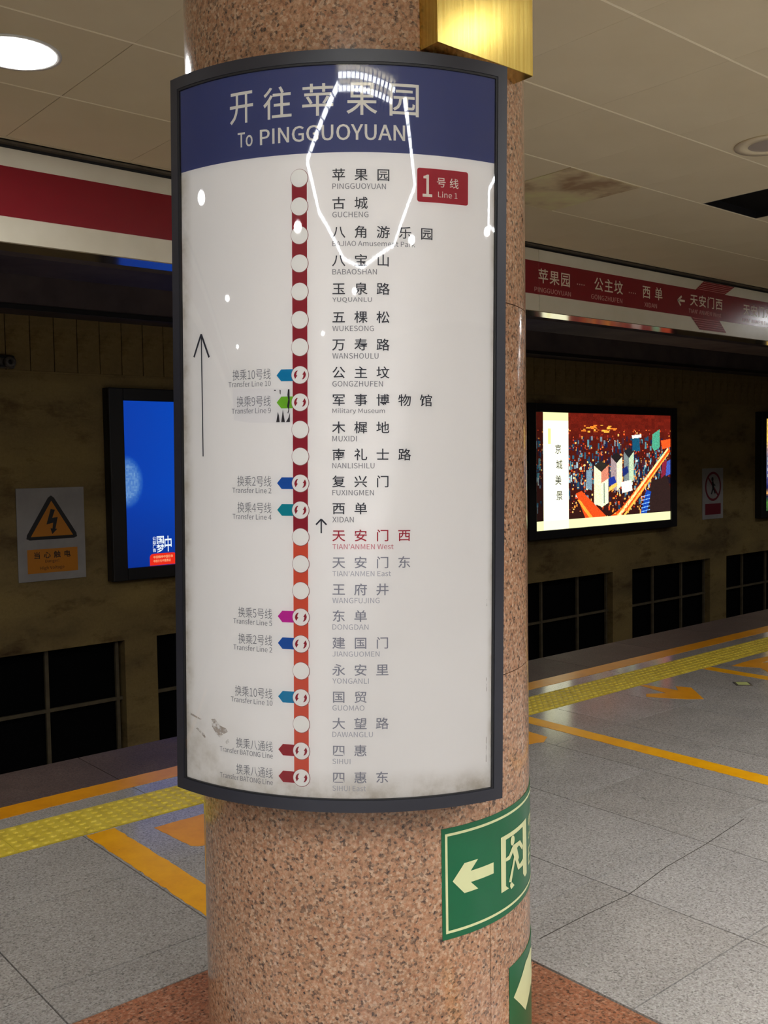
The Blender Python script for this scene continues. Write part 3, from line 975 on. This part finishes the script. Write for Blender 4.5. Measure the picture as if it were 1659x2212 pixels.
def thirdad():
    W_, H = 120, 60
    im = np.zeros((H, W_, 3))
    rows = [(0.0, (236, 190, 90)), (0.22, (250, 200, 90)), (0.32, (170, 140, 130)), (0.42, (110, 112, 140)), (0.55, (100, 104, 150)), (0.68, (60, 60, 110)), (0.74, (20, 24, 70)), (0.80, (220, 160, 90)), (0.83, (24, 26, 60)), (0.90, (70, 120, 50)), (1.0, (50, 80, 50))]
    for r in range(H):
        t = r / H
        for (a, c), (b, d) in zip(rows[:-1], rows[1:]):
            if a <= t < b + 1e-6:
                f = (t - a) / (b - a)
                im[r, :] = (np.array(c) * (1 - f) + np.array(d) * f) / 255
    im *= 0.85 + 0.3 * rs.rand(H, W_, 1)
    for q in range(4):
        im[int((0.42 + 0.06 * q) * H):int((0.455 + 0.06 * q) * H), 3:60] = np.array([0.8, 0.84, 0.74])
    return np.clip(im, 0, 1)

def lightbox(x0, x1, z0, z1, img, label, strength):
    t = empty('advertising_lightbox', ((x0 + x1) / 2, WY, z0), label=label, cat='light box')
    fo = 0.145
    ys = WY - 0.10
    boxes('housing', [(x0 - fo, x1 + fo, WY - 0.09, WY - 0.001, z0 - 0.115, z1 + 0.115)], M['dark_metal'], t)
    for a in ((x0 - fo, x0 - 0.004, z0 - 0.115, z1 + 0.115), (x1 + 0.004, x1 + fo, z0 - 0.115, z1 + 0.115)):
        box('frame_rail', a[0], a[1], WY - 0.125, WY - 0.09, a[2], a[3], M['dark_metal'], t, 0.008)
    for a in ((x0 - 0.004, x1 + 0.004, z0 - 0.115, z0 - 0.004), (x0 - 0.004, x1 + 0.004, z1 + 0.004, z1 + 0.115)):
        box('frame_rail', a[0], a[1], WY - 0.125, WY - 0.09, a[2], a[3], M['dark_metal'], t, 0.008)
    poster_mesh('backlit_print', x0 - 0.004, x1 + 0.004, z0 - 0.004, z1 + 0.004, ys, img, t, strength)
    return t, ys - 0.001
# the boxes stand about 0.1 m proud, so their outlines are drawn in a little
def at_depth(x, z, dy):
    k = (WY - dy) / WY
    return x * k, 1.5 + (z - 1.5) * k
X0, Z0 = at_depth(4.000, 0.556, 0.1); X1, Z1 = at_depth(7.0, 2.062, 0.1)
lb, ly = lightbox(X0, X1, Z0, Z1, bluead(), 'blue glowing advertising light box on track wall, left of the column', 0.6)
white_e = emit('print_white', (235, 245, 250), 0.7)
red_e = emit('print_red', (226, 44, 28), 0.7)
cream_e = emit('print_cream', (255, 196, 140), 0.7)
def pd(x, z): return at_depth(x, z, 0.1)
(a0, b0), (a1, b1) = pd(4.222, 0.556), pd(4.495, 0.664)
r = 0.035
rp = [(a0, b0), (a1, b0)] + [(a1 - r + r * math.cos(t), b1 - r + r * math.sin(t)) for t in np.linspace(0, math.pi / 2, 6)] + [(a0 + r - r * math.sin(t), b1 - r + r * math.cos(t)) for t in np.linspace(0, math.pi / 2, 6)]
flat_on_wall('red_tab', tri_poly(rp), ly, red_e, lb)
flat_on_wall('tab_lettering', merge(fit('中国精神中国形象', a0 + 0.035, a1 - 0.035, b0 + 0.062, b0 + 0.088), fit('中国文化中国表达', a0 + 0.035, a1 - 0.06, b0 + 0.026, b0 + 0.052)), ly - 0.002, cream_e, lb)
x_, z_ = pd(4.262, 0.82)
col4 = merge(*[cells(c, x_ - 0.008, 1, 0.036, z_ - 0.014 - 0.036 * i, 0.036, 0.01) for i, c in enumerate('公益广告')])
col2 = merge(cells('国', x_ + 0.03, 1, 0.085, z_ - 0.03, 0.078, 0.015), cells('梦', x_ + 0.03, 1, 0.085, z_ - 0.108, 0.078, 0.015))
col1 = cells('中', x_ + 0.108, 1, 0.085, z_ - 0.07, 0.155, 0.01)
flat_on_wall('print_lettering', merge(col4, col2, col1), ly, white_e, lb)

X0, Z0 = at_depth(9.600, 0.562, 0.1); X1, Z1 = at_depth(12.586, 2.070, 0.1)
lb, ly = lightbox(X0, X1, Z0, Z1, city(), 'glowing light box with orange night city photo on the track wall', 1.05)
ink = base_mat('ink', (30, 26, 20), 0.6)
for i, c in enumerate('京城美景'):
    zc = 1.60 - 0.198 * i
    flat_on_wall('brush_lettering', cells(c, X0 + 0.375 + 0.02 * (i % 2), 1, 0.13, zc, 0.13, 0.006), ly - 0.004, ink, lb)
X0, Z0 = at_depth(15.320, 0.562, 0.1); X1, Z1 = at_depth(18.386, 2.070, 0.1)
lb, ly = lightbox(X0, X1, Z0, Z1, thirdad(), 'glowing light box cut off by the right edge of the photo', 0.7)

# ---------------------------------------------------------------- wall signs
ws = empty('warning_sign', (3.30, WY, 0.51), label='high voltage warning plate with amber triangle on the track wall', cat='sign')
box('plate', 3.008, 3.602, WY - 0.012, WY - 0.001, 0.508, 1.304, M['sign_grey'], ws, 0.003)
wy = WY - 0.0135
def rtri(P, rad):
    out = []
    for i in range(3):
        p, a, b = Vector(P[i]), Vector(P[i - 1]), Vector(P[(i + 1) % 3])
        da, db = (a - p).normalized(), (b - p).normalized()
        for t in np.linspace(0, 1, 6):
            q = (p + da * rad).lerp(p + db * rad, t)
            out.append(tuple(q.lerp(p, 0.5 * (1 - abs(2 * t - 1)))))
    return out
flat_on_wall('triangle_border', tri_poly(rtri([(3.306, 1.262), (3.062, 0.862), (3.550, 0.862)], 0.05)), wy, M['sign_black'], ws)
flat_on_wall('triangle', tri_poly([(3.308, 1.192), (3.122, 0.890), (3.492, 0.890)]), wy - 0.001, M['sign_amber'], ws)
flat_on_wall('lightning_bolt', tri_poly([(3.300, 1.122), (3.337, 1.113), (3.312, 1.045), (3.360, 1.050), (3.336, 0.950), (3.352, 0.948), (3.308, 0.905), (3.293, 0.956), (3.311, 0.953), (3.318, 1.003), (3.259, 0.990)]), wy - 0.002, M['sign_black'], ws)
box('label_strip', 3.087, 3.528, WY - 0.0135, WY - 0.0125, 0.577, 0.782, M['sign_amber'], ws)
flat_on_wall('warning_lettering', merge(cells('当心触电', 3.140, 0.088, 0.062, 0.730, 0.062, 0.015), fit('Danger!', 3.240, 3.360, 0.656, 0.690), fit('High Voltage', 3.195, 3.405, 0.598, 0.634)), wy - 0.001, M['sign_black'], ws)
ps = empty('prohibition_sign', (13.72, WY, 0.51), label='dim white plate with a round prohibition symbol between two light boxes', cat='sign')
box('plate', 13.43, 14.01, WY - 0.012, WY - 0.001, 0.508, 1.290, M['sign_grey'], ps, 0.003)
V, F = disc_prism(0.19, 0.225, 0, 0.001, 36)
mesh_obj('red_ring', [(x, -0.0135 - z, y + 0.50) for x, y, z in V], F, M['sign_red'], ps)
flat_on_wall('slash', quadline(13.585, 1.145, 13.855, 0.875, 0.032), wy, M['sign_red'], ps)
flat_on_wall('figure', merge(tri_poly([(13.70 + 0.03 * math.cos(t), 1.12 + 0.035 * math.sin(t)) for t in np.linspace(0, 2 * math.pi, 13)[:-1]]),
    quadline(13.705, 1.085, 13.72, 0.985, 0.05), quadline(13.72, 0.99, 13.67, 0.89, 0.03), quadline(13.72, 0.99, 13.78, 0.90, 0.03), quadline(13.70, 1.06, 13.78, 1.02, 0.02)), wy - 0.001, M['sign_black'], ps)
box('label_strip', 13.50, 13.94, WY - 0.0135, WY - 0.0125, 0.577, 0.745, M['sign_red'], ps)
wlmp = empty('wall_fixture', (2.97, WY, 2.36), label='small grey cable fixture on the wall at the left edge', cat='fixture')
box('back_box', 2.88, 3.03, WY - 0.05, WY - 0.001, 2.30, 2.41, M['fixture'], wlmp, 0.015)
V, F = disc_prism(0.02, 0.045, 0, 0.06, 20)
mesh_obj('gland', [(x, -0.05 - z, y - 0.01) for x, y, z in V], F, M['fixture'], wlmp, True)
boxes('clamp', [(2.90, 3.01, WY - 0.07, WY - 0.05, 2.31, 2.325), (2.90, 3.01, WY - 0.07, WY - 0.05, 2.385, 2.40)], M['dark_metal'], wlmp)

# ================================================================ COLUMN
CC = Vector((1.603, 1.970)); CR = 0.4205
colm = empty('stone_column', (CC.x, CC.y, 0), label='round red granite column carrying the line map', cat='column')
V, F = disc_prism(0.0, CR - 0.004, 0.0, CZ + 0.02, 96)
mesh_obj('core', V, F, M['joint'], colm, True)
levels = [0.0, 0.145, 0.995, 1.857, 2.719, CZ]
def shell(a0, a1, z0, z1, ri, ro, n_):
    V, F = [], []
    for i in range(n_ + 1):
        a = a0 + (a1 - a0) * i / n_
        for r, z in ((ri, z0), (ro, z0), (ro, z1), (ri, z1)):
            V.append((r * math.cos(a), r * math.sin(a), z))
    for i in range(n_):
        for k in range(4):
            l = (k + 1) % 4
            F.append((4 * i + k, 4 * i + 4 + k, 4 * i + 4 + l, 4 * i + l))
    F.append((0, 1, 2, 3)); F.append((4 * n_ + 3, 4 * n_ + 2, 4 * n_ + 1, 4 * n_))
    return V, F
gp = 0.0011
for li in range(len(levels) - 1):
    z0, z1 = levels[li], levels[li + 1]
    for q in range(3):
        a0 = R2D(-87.3 + 120 * q); a1 = a0 + R2D(120)
        V, F = shell(a0 + gp / CR, a1 - gp / CR, z0 + (gp if z0 else 0), z1 - gp, CR - 0.03, CR, 40)
        o = mesh_obj('column_slab', V, F, M['column'], colm)
        for p in o.data.polygons:
            p.use_smooth = len(p.vertices) == 4 and abs(p.normal.z) < 0.5 and p.area > 0.0
        if hasattr(o.data, 'set_sharp_from_angle'):
            o.data.set_sharp_from_angle(angle=R2D(30))

# stickers on the column ---------------------------------------------
def on_col(VF, dr, step=0.012):
    V, F = slice_x(*VF, step)
    R_ = CR + dr
    return [(R_ * math.cos(x / CR), R_ * math.sin(x / CR), z) for x, z in V], F
def A(deg): return math.radians(deg) * CR
def AP(P): return [(A(a), z) for a, z in P]
def sticker(name, a0, a1, z0, z1, label):
    t = empty(name, (CC.x, CC.y, 0), label=label, cat='exit sign')
    V, F = shell(R2D(a0), R2D(a1), z0, z1, CR + 0.0002, CR + 0.0016, 60)
    mesh_obj('backing', V, F, M['exit_green'], t, False)
    t.children[0].data.set_sharp_from_angle(angle=R2D(30))
    for p in t.children[0].data.polygons: p.use_smooth = True
    t.children[0].data.set_sharp_from_angle(angle=R2D(30))
    return t
def put(name, VF, mat, parent, dr=0.0022):
    V, F = on_col(VF, dr)
    return mesh_obj(name, V, F, mat, parent)
s1 = sticker('exit_sign', -106.25, -20, 0.4225, 0.676, 'green emergency exit sign with arrow and running figure on column')
bw = 0.006
ax0, ax1, bz0, bz1 = A(-105.1), A(-21.2), 0.436, 0.664
rect = lambda a, b, c, d: ([(a, c), (b, c), (b, d), (a, d)], [(0, 1, 2, 3)])
put('border', merge(rect(ax0, ax1, bz1 - bw, bz1), rect(ax0, ax1, bz0, bz0 + bw), rect(ax0, ax0 + bw, bz0 + bw, bz1 - bw), rect(ax1 - bw, ax1, bz0 + bw, bz1 - bw)), M['exit_cream'], s1)
put('arrow', tri_poly(AP([(-102.6, 0.553), (-98.2, 0.588), (-92.7, 0.588), (-95.8, 0.566), (-85.7, 0.565), (-85.7, 0.539), (-95.8, 0.540), (-92.8, 0.519), (-98.3, 0.519)])), M['exit_cream'], s1)
put('doorway', tri_poly(AP([(-81.8, 0.614), (-61.6, 0.614), (-61.3, 0.474), (-63.7, 0.472), (-65.9, 0.486), (-65.9, 0.603), (-78.9, 0.603), (-79.1, 0.492), (-77.3, 0.482), (-81.8, 0.482)])), M['exit_cream'], s1)
hd = [(A(-74.6) + 0.0105 * math.cos(t), 0.591 + 0.0118 * math.sin(t)) for t in np.linspace(0, 2 * math.pi, 17)[:-1]]
body = AP([(-74.2, 0.579), (-68.7, 0.577), (-65.9, 0.556), (-66.9, 0.549), (-69.7, 0.567), (-71.4, 0.565), (-69.8, 0.538), (-70.6, 0.533), (-69.2, 0.519), (-65.8, 0.525), (-63.7, 0.514), (-64.2, 0.507), (-70.6, 0.509), (-72.9, 0.540), (-75.7, 0.492), (-77.3, 0.497), (-73.7, 0.549), (-74.5, 0.562), (-76.6, 0.550), (-79.1, 0.551), (-79.1, 0.559), (-77.1, 0.561), (-75.6, 0.572)])
put('running_figure', merge(tri_poly(hd), tri_poly(body), tri_poly(AP([(-76.5, 0.491), (-75.4, 0.492), (-73.6, 0.480), (-75.8, 0.476), (-76.6, 0.484)]))), M['exit_cream'], s1, 0.0026)
put('exit_lettering', merge(cells('紧急出口', A(-59.5), 0.062, 0.064, 0.580, 0.062, 0.01), fit('EXIT', A(-58.5), A(-34), 0.485, 0.530)), M['exit_cream'], s1)
s2 = sticker('exit_sign', -77.3, -20, 0.030, 0.287, 'green exit sign with bent arrow low on the column near floor')
put('arrow', tri_poly(AP([(-74.7, 0.207), (-64.3, 0.138), (-59.5, 0.155), (-55.8, 0.165), (-52.5, 0.168), (-45.0, 0.172), (-44.0, 0.185), (-47.5, 0.216), (-55.4, 0.208), (-49.0, 0.246), (-55.5, 0.262), (-63.5, 0.257)])), M['exit_cream'], s2)
put('exit_lettering', cells('安全出口', A(-42), 0.05, 0.05, 0.16, 0.06, 0.01), M['exit_cream'], s2)

# ================================================================ LINE MAP SIGN
SR = 0.5799
sign = empty('line_map_sign', (0, 0, 0), label='tall curved line map sign board with blue header on the column', cat='sign')
Ms = Matrix(((0.9557796235085801, 0.29377011606247355, 0.013580507885851176, 1.65633668),
             (-0.29367548124511733, 0.9558669477854363, -0.008549260014909424, 2.03001202),
             (-0.015492675729052819, 0.004182946329396633, 0.9998712316887409, 1.5),
             (0, 0, 0, 1)))
sign.matrix_world = Ms
A0, A1, Z0s, Z1s = R2D(-67.87), R2D(9.26), -0.740, 0.8266
I0, I1, ZI0, ZI1 = R2D(-65.5), R2D(6.95), -0.7145, 0.8020
def SP(s, z, dr=0.0):
    a = s / SR
    r = SR + dr
    return (r * math.sin(a), -r * math.cos(a), z)
def arc_box(a0, a1, z0, z1, ri, ro, n_=60):
    V, F = [], []
    for i in range(n_ + 1):
        a = a0 + (a1 - a0) * i / n_
        for r, z in ((ri, z0), (ro, z0), (ro, z1), (ri, z1)):
            V.append((r * math.sin(a), -r * math.cos(a), z))
    for i in range(n_):
        for k in range(4):
            l = (k + 1) % 4
            F.append((4 * i + k, 4 * i + 4 + k, 4 * i + 4 + l, 4 * i + l))
    F.append((0, 1, 2, 3)); F.append((4 * n_ + 3, 4 * n_ + 2, 4 * n_ + 1, 4 * n_))
    return V, F
def arc(name, a0, a1, z0, z1, ri, ro, mat, parent=sign, n_=60):
    V, F = arc_box(a0, a1, z0, z1, ri, ro, n_)
    o = mesh_obj(name, V, F, mat, parent)
    for p in o.data.polygons: p.use_smooth = True
    o.data.set_sharp_from_angle(angle=R2D(30))
    return o
arc('housing', A0 + 0.004, A1 - 0.004, Z0s + 0.003, Z1s - 0.003, SR - 0.070, SR - 0.002, M['dark_metal'])
fr = SR + 0.0065
arc('frame_rail', A0, A1, ZI1, Z1s, SR - 0.003, fr, M['frame'])
arc('frame_rail', A0, A1, Z0s, ZI0, SR - 0.003, fr, M['frame'])
arc('frame_rail', A0, I0, ZI0, ZI1, SR - 0.003, fr, M['frame'], n_=4)
arc('frame_rail', I1, A1, ZI0, ZI1, SR - 0.003, fr, M['frame'], n_=4)
ga = 0.0045
arc('gasket', I0, I1, ZI1 - ga, ZI1, SR, SR + 0.005, M['gasket'])
arc('gasket', I0, I1, ZI0, ZI0 + ga * 0.6, SR, SR + 0.005, M['gasket'])
arc('gasket', I0, I0 + ga / SR, ZI0, ZI1, SR, SR + 0.005, M['gasket'], n_=2)
arc('gasket', I1 - ga / SR, I1, ZI0, ZI1, SR, SR + 0.005, M['gasket'], n_=2)
# printed sheet with uv for the grime and the side tone
n_a, n_z = 80, 4
V, F, UV = [], [], []
for j in range(n_z + 1):
    for i in range(n_a + 1):
        a = I0 + (I1 - I0) * i / n_a
        z = ZI0 + (ZI1 - ZI0) * j / n_z
        V.append((SR * math.sin(a), -SR * math.cos(a), z)); UV.append((i / n_a, j / n_z))
for j in range(n_z):
    for i in range(n_a):
        k = j * (n_a + 1) + i
        F.append((k, k + 1, k + n_a + 2, k + n_a + 1))
mesh_obj('map_sheet', V, F, M['map_sheet'], sign, True, UV)
def sput(name, VF, mat, dr, parent=None, smooth=False):
    V, F = slice_x(*VF, 0.012)
    return mesh_obj(name, [SP(x, z, dr) for x, z in V], F, mat, parent or sign, smooth)
hs0, hs1 = I0 * SR, I1 * SR
sput('header_band', rect(hs0, hs1, 0.6235, ZI1), M['header'], 0.0003, smooth=True)
V = [SP(*p, 0.0042) for p in []]
cv, cf = slice_x(*rect(hs0, hs1, ZI0, ZI1), 0.008)
mesh_obj('clear_cover', [SP(x, z, 0.0038) for x, z in cv], cf, M['cover'], sign, True)
# header lettering
xs = [(-0.5126, -0.456), (-0.4324, -0.3702), (-0.3475, -0.2832), (-0.2565, -0.1940), (-0.1690, -0.1085)]
for ch, (a, b) in zip('开往苹果园', xs):
    sput('header_character', fit(ch, a, b, 0.6975, 0.762, 0.006), M['header_text'], 0.0007)
sput('header_latin', merge(fit('To', -0.4934, -0.4575, 0.6485, 0.6790, 0.004), fit('PINGGUOYUAN', -0.4405, -0.1369, 0.6475, 0.6795, 0.004)), M['header_text'], 0.0007)
# line badge
def rrect(a, b, c, d, r):
    P = []
    for cx, cy, t0 in ((b - r, d - r, 0), (a + r, d - r, 90), (a + r, c + r, 180), (b - r, c + r, 270)):
        for q in range(5):
            t = R2D(t0 + 22.5 * q)
            P.append((cx + r * math.cos(t), cy + r * math.sin(t)))
    return tri_poly(P)
bd = sput('line_badge', rrect(-0.1116, 0.0012, 0.5280, 0.5965, 0.005), M['badge'], 0.0005)
sput('badge_number', fit('1', -0.100, -0.0795, 0.5385, 0.5835, 0.004), M['header_text'], 0.0009, bd)
sput('badge_lettering', merge(cells('号线', -0.0700, 0.0285, 0.0215, 0.5700, 0.0215, 0.006), fit('Line 1', -0.0665, -0.0235, 0.5395, 0.5515)), M['header_text'], 0.0009, bd)

ZS = [0.5744, 0.5175, 0.4594, 0.4021, 0.3447, 0.2871, 0.2312, 0.1742, 0.118, 0.0616, 0.006, -0.0497, -0.1055, -0.1616, -0.2178, -0.2741, -0.3296, -0.3863, -0.4431, -0.5001, -0.5562, -0.6135, -0.6709]
WS = [0.1092, 0.0736, 0.1701, 0.0911, 0.0809, 0.0851, 0.0948, 0.104, 0.1083, 0.0504, 0.087, 0.0859, 0.0444, 0.1272, 0.1219, 0.0981, 0.0752, 0.0983, 0.0762, 0.0671, 0.0848, 0.0378, 0.0703]
CN = '苹果园 古城 八角游乐园 八宝山 玉泉路 五棵松 万寿路 公主坟 军事博物馆 木樨地 南礼士路 复兴门 西单 天安门西 天安门东 王府井 东单 建国门 永安里 国贸 大望路 四惠 四惠东'.split()
EN = ["PINGGUOYUAN", "GUCHENG", "BAJIAO Amusement Park", "BABAOSHAN", "YUQUANLU", "WUKESONG", "WANSHOULU", "GONGZHUFEN", "Military Museum", "MUXIDI", "NANLISHILU", "FUXINGMEN", "XIDAN", "TIAN'ANMEN West", "TIAN'ANMEN East", "WANGFUJING", "DONGDAN", "JIANGUOMEN", "YONGANLI", "GUOMAO", "DAWANGLU", "SIHUI", "SIHUI East"]
TR = {7: ('换乘10号线', 'Transfer Line 10', 'cyan'), 8: ('换乘9号线', 'Transfer Line 9', 'green'), 11: ('换乘2号线', 'Transfer Line 2', 'blue'), 12: ('换乘4号线', 'Transfer Line 4', 'teal'),
      16: ('换乘5号线', 'Transfer Line 5', 'magenta'), 17: ('换乘2号线', 'Transfer Line 2', 'blue'), 19: ('换乘10号线', 'Transfer Line 10', 'cyan'), 21: ('换乘八通线', 'Transfer BATONG Line', 'crimson'), 22: ('换乘八通线', 'Transfer BATONG Line', 'crimson')}
SB = -0.3545
circ = lambda r, cx, cz, n_=32: [(cx + r * math.cos(2 * math.pi * i / n_), cz + r * math.sin(2 * math.pi * i / n_)) for i in range(n_)]
arrow_l = [(-.26, .57), (-.5, .5), (-.68, .3), (-.77, .05), (-.78, -.1), (-.62, -.5), (-.32, -.05), (-.47, 0), (-.42, .3)]
for i in range(22):
    sput('line_segment', rect(SB - 0.0160, SB + 0.0160, ZS[i + 1], ZS[i]), M['bar_red'] if i < 13 else M['bar_orange'], 0.0004)
for i, z in enumerate(ZS):
    mk = sput('station_marker', tri_poly(circ(0.0180, SB, z)), M['disc'], 0.0011)
    ring = [(x, y) for x, y in circ(0.0190, SB + 0.0003, z - 0.0003)]
    sput('marker_outline', tri_poly(ring), M['disc_edge'], 0.0008, mk)
    if i in TR:
        P1 = [(SB + 0.0165 * x, z + 0.0165 * y) for x, y in arrow_l]
        P2 = [(SB - 0.0165 * x, z - 0.0165 * y) for x, y in arrow_l]
        sput('transfer_symbol', merge(tri_poly(P1), tri_poly(P2)), M['bar_red'], 0.0014, mk)
        cn, en, colr = TR[i]
        tg = sput('transfer_tag', tri_poly([(-0.4058, z), (-0.3955, z + 0.0122), (SB - 0.012, z + 0.0122), (SB - 0.012, z - 0.0122), (-0.3955, z - 0.0122)]), M['tag_' + colr], 0.0006)
        wd = 0.0915 if len(cn) == 6 and '10' in cn else 0.0915
        v, f = glyph(cn, 0.0, True)
        arr = np.array(v); rat = 0.0915 / (np.array(glyph('换乘10号线', 0.0, True)[0])[:, 0].max())
        wcn = arr[:, 0].max() * rat
        sput('transfer_name', fit(cn, -0.4190 - wcn, -0.4190, z - 0.0075, z + 0.0150, -0.002), M['en_dark'], 0.0006, tg)
        we = {'10': 0.1025, 'ne': 0.134}.get(en[-2:], 0.0945)
        sput('transfer_latin', fit(en, -0.4190 - we, -0.4190, z - 0.0215, z - 0.0095), M['en_dark'], 0.0006, tg)
    c, e = (('cn_dark', 'en_dark') if i < 13 else ('cn_red', 'en_red') if i == 13 else ('cn_mid', 'en_mid'))
    nm = sput('station_name', cells(CN[i], -0.2862 - 0.0002 * i * 0.5, 0.0455, 0.0285, z + 0.0042, 0.0262, 0.007), M[c], 0.0006)
    x0 = -0.2855 - 0.00012 * i
    en_z = z - 0.0190
    hh = 0.0112 if not ('y' in EN[i] or 'k ' in EN[i]) else 0.0125
    sput('station_name_latin', fit(EN[i], x0, x0 + WS[i], en_z - hh / 2, en_z + hh / 2), M[e], 0.0006, nm)
# arrows
ln = lambda x0, z0, x1, z1, w: quadline(x0, z0, x1, z1, w)
sput('direction_arrow', merge(ln(-0.5950, 0.0065, -0.5972, 0.264, 0.0032), ln(-0.5976, 0.270, -0.6210, 0.222, 0.0048), ln(-0.5976, 0.270, -0.5745, 0.219, 0.0048)), M['cn_dark'], 0.0006)
sput('direction_arrow', merge(ln(-0.3103, -0.1530, -0.3103, -0.1265, 0.0030), ln(-0.3103, -0.1240, -0.3215, -0.1355, 0.0034), ln(-0.3103, -0.1240, -0.2992, -0.1355, 0.0034)), M['cn_dark'], 0.0006)
# torn label with leftover black print beside the green tag
ts = sput('torn_label', tri_poly([(-0.512, 0.150), (-0.3735, 0.1465), (-0.3735, 0.075), (-0.47, 0.077), (-0.508, 0.083)]), M['torn'], 0.0003)
sh = [[(-0.4068, 0.0775), (-0.4040, 0.092), (-0.4028, 0.099), (-0.4005, 0.090), (-0.3990, 0.0775)],
      [(-0.3955, 0.0775), (-0.3935, 0.092), (-0.3918, 0.104), (-0.3900, 0.092), (-0.3875, 0.0775)],
      [(-0.3850, 0.0775), (-0.3795, 0.0865), (-0.3765, 0.097), (-0.3765, 0.0775)],
      [(-0.3805, 0.145), (-0.3770, 0.145), (-0.3765, 0.118), (-0.3790, 0.102), (-0.3825, 0.110), (-0.3800, 0.124), (-0.3818, 0.133)],
      [(-0.3795, 0.103), (-0.3768, 0.106), (-0.3805, 0.094), (-0.3815, 0.097)],
      [(-0.4115, 0.1445), (-0.4070, 0.1445), (-0.4080, 0.1420), (-0.4110, 0.1425)],
      [(-0.3990, 0.1445), (-0.3965, 0.1440), (-0.3968, 0.134), (-0.3985, 0.137)]]
sput('label_print', merge(*[tri_poly(p) for p in sh]), M['torn_print'], 0.0013, ts)
# scratches and smudge in the lower left corner
sm = [[(-0.6255, -0.596), (-0.6205, -0.594), (-0.600, -0.6035), (-0.5945, -0.6115), (-0.5985, -0.6130), (-0.606, -0.6075)],
      [(-0.690, -0.561), (-0.660, -0.562), (-0.632, -0.5665), (-0.6075, -0.5725), (-0.610, -0.5748), (-0.640, -0.5695), (-0.690, -0.566)],
      [(-0.577, -0.568), (-0.566, -0.566), (-0.552, -0.579), (-0.535, -0.583), (-0.531, -0.590), (-0.545, -0.598), (-0.552, -0.606), (-0.560, -0.601), (-0.575, -0.585)],
      [(-0.538, -0.612), (-0.530, -0.606), (-0.527, -0.612), (-0.534, -0.617)]]
sput('grime_mark', merge(*[tri_poly(p) for p in sm[:3]], tri_poly(sm[3])), M['smudge'], 0.00055)
sput('edge_scratch', merge(ln(0.0535, -0.655, 0.0535, -0.60, 0.0012), ln(0.0530, -0.50, 0.0528, -0.47, 0.001), ln(0.0530, -0.315, 0.0530, -0.30, 0.001)), M['smudge'], 0.00055)

# ---------------------------------------------------------------- brass box
bx0, bx1, by0, by1, bzz = 1.460, 1.760, 1.520, 1.640, 2.367
br = empty('brass_box', (1.61, 1.58, bzz), label='brushed brass box fixed on the column above the map', cat='box')
t = 0.003
def cshape_back(x):   # where the column surface lies behind
    return CC.y - math.sqrt(max(CR * CR - (x - CC.x) ** 2, 0.0))
box('front_panel', bx0, bx1, by0, by0 + t, bzz, bzz + 0.55, M['brass'], br, 0.0008)
box('side_panel', bx0, bx0 + t, by0 + t, cshape_back(bx0) + 0.002, bzz, bzz + 0.55, M['brass'], br)
box('side_panel', bx1 - t, bx1, by0 + t, cshape_back(bx1) + 0.002, bzz, bzz + 0.55, M['brass'], br)
P = [(bx0 + t, by0 + t)] + [(bx1 - t, by0 + t)] + [(x, cshape_back(x) - 0.001) for x in np.linspace(bx1 - t, bx0 + t, 14)]
v, f = tri_poly(P)
nV = len(v)
for zz, nm_ in ((bzz, 'bottom_panel'), (bzz + 0.547, 'top_panel')):
    V = [(x - 1.61, y - 1.58, zz - bzz) for x, y in v] + [(x - 1.61, y - 1.58, zz - bzz + t) for x, y in v]
    F = [tuple(reversed(q)) for q in f] + [tuple(i + nV for i in q) for q in f] + [(i, (i + 1) % nV, (i + 1) % nV + nV, i + nV) for i in range(nV)]
    mesh_obj(nm_, V, F, M['brass'], br)
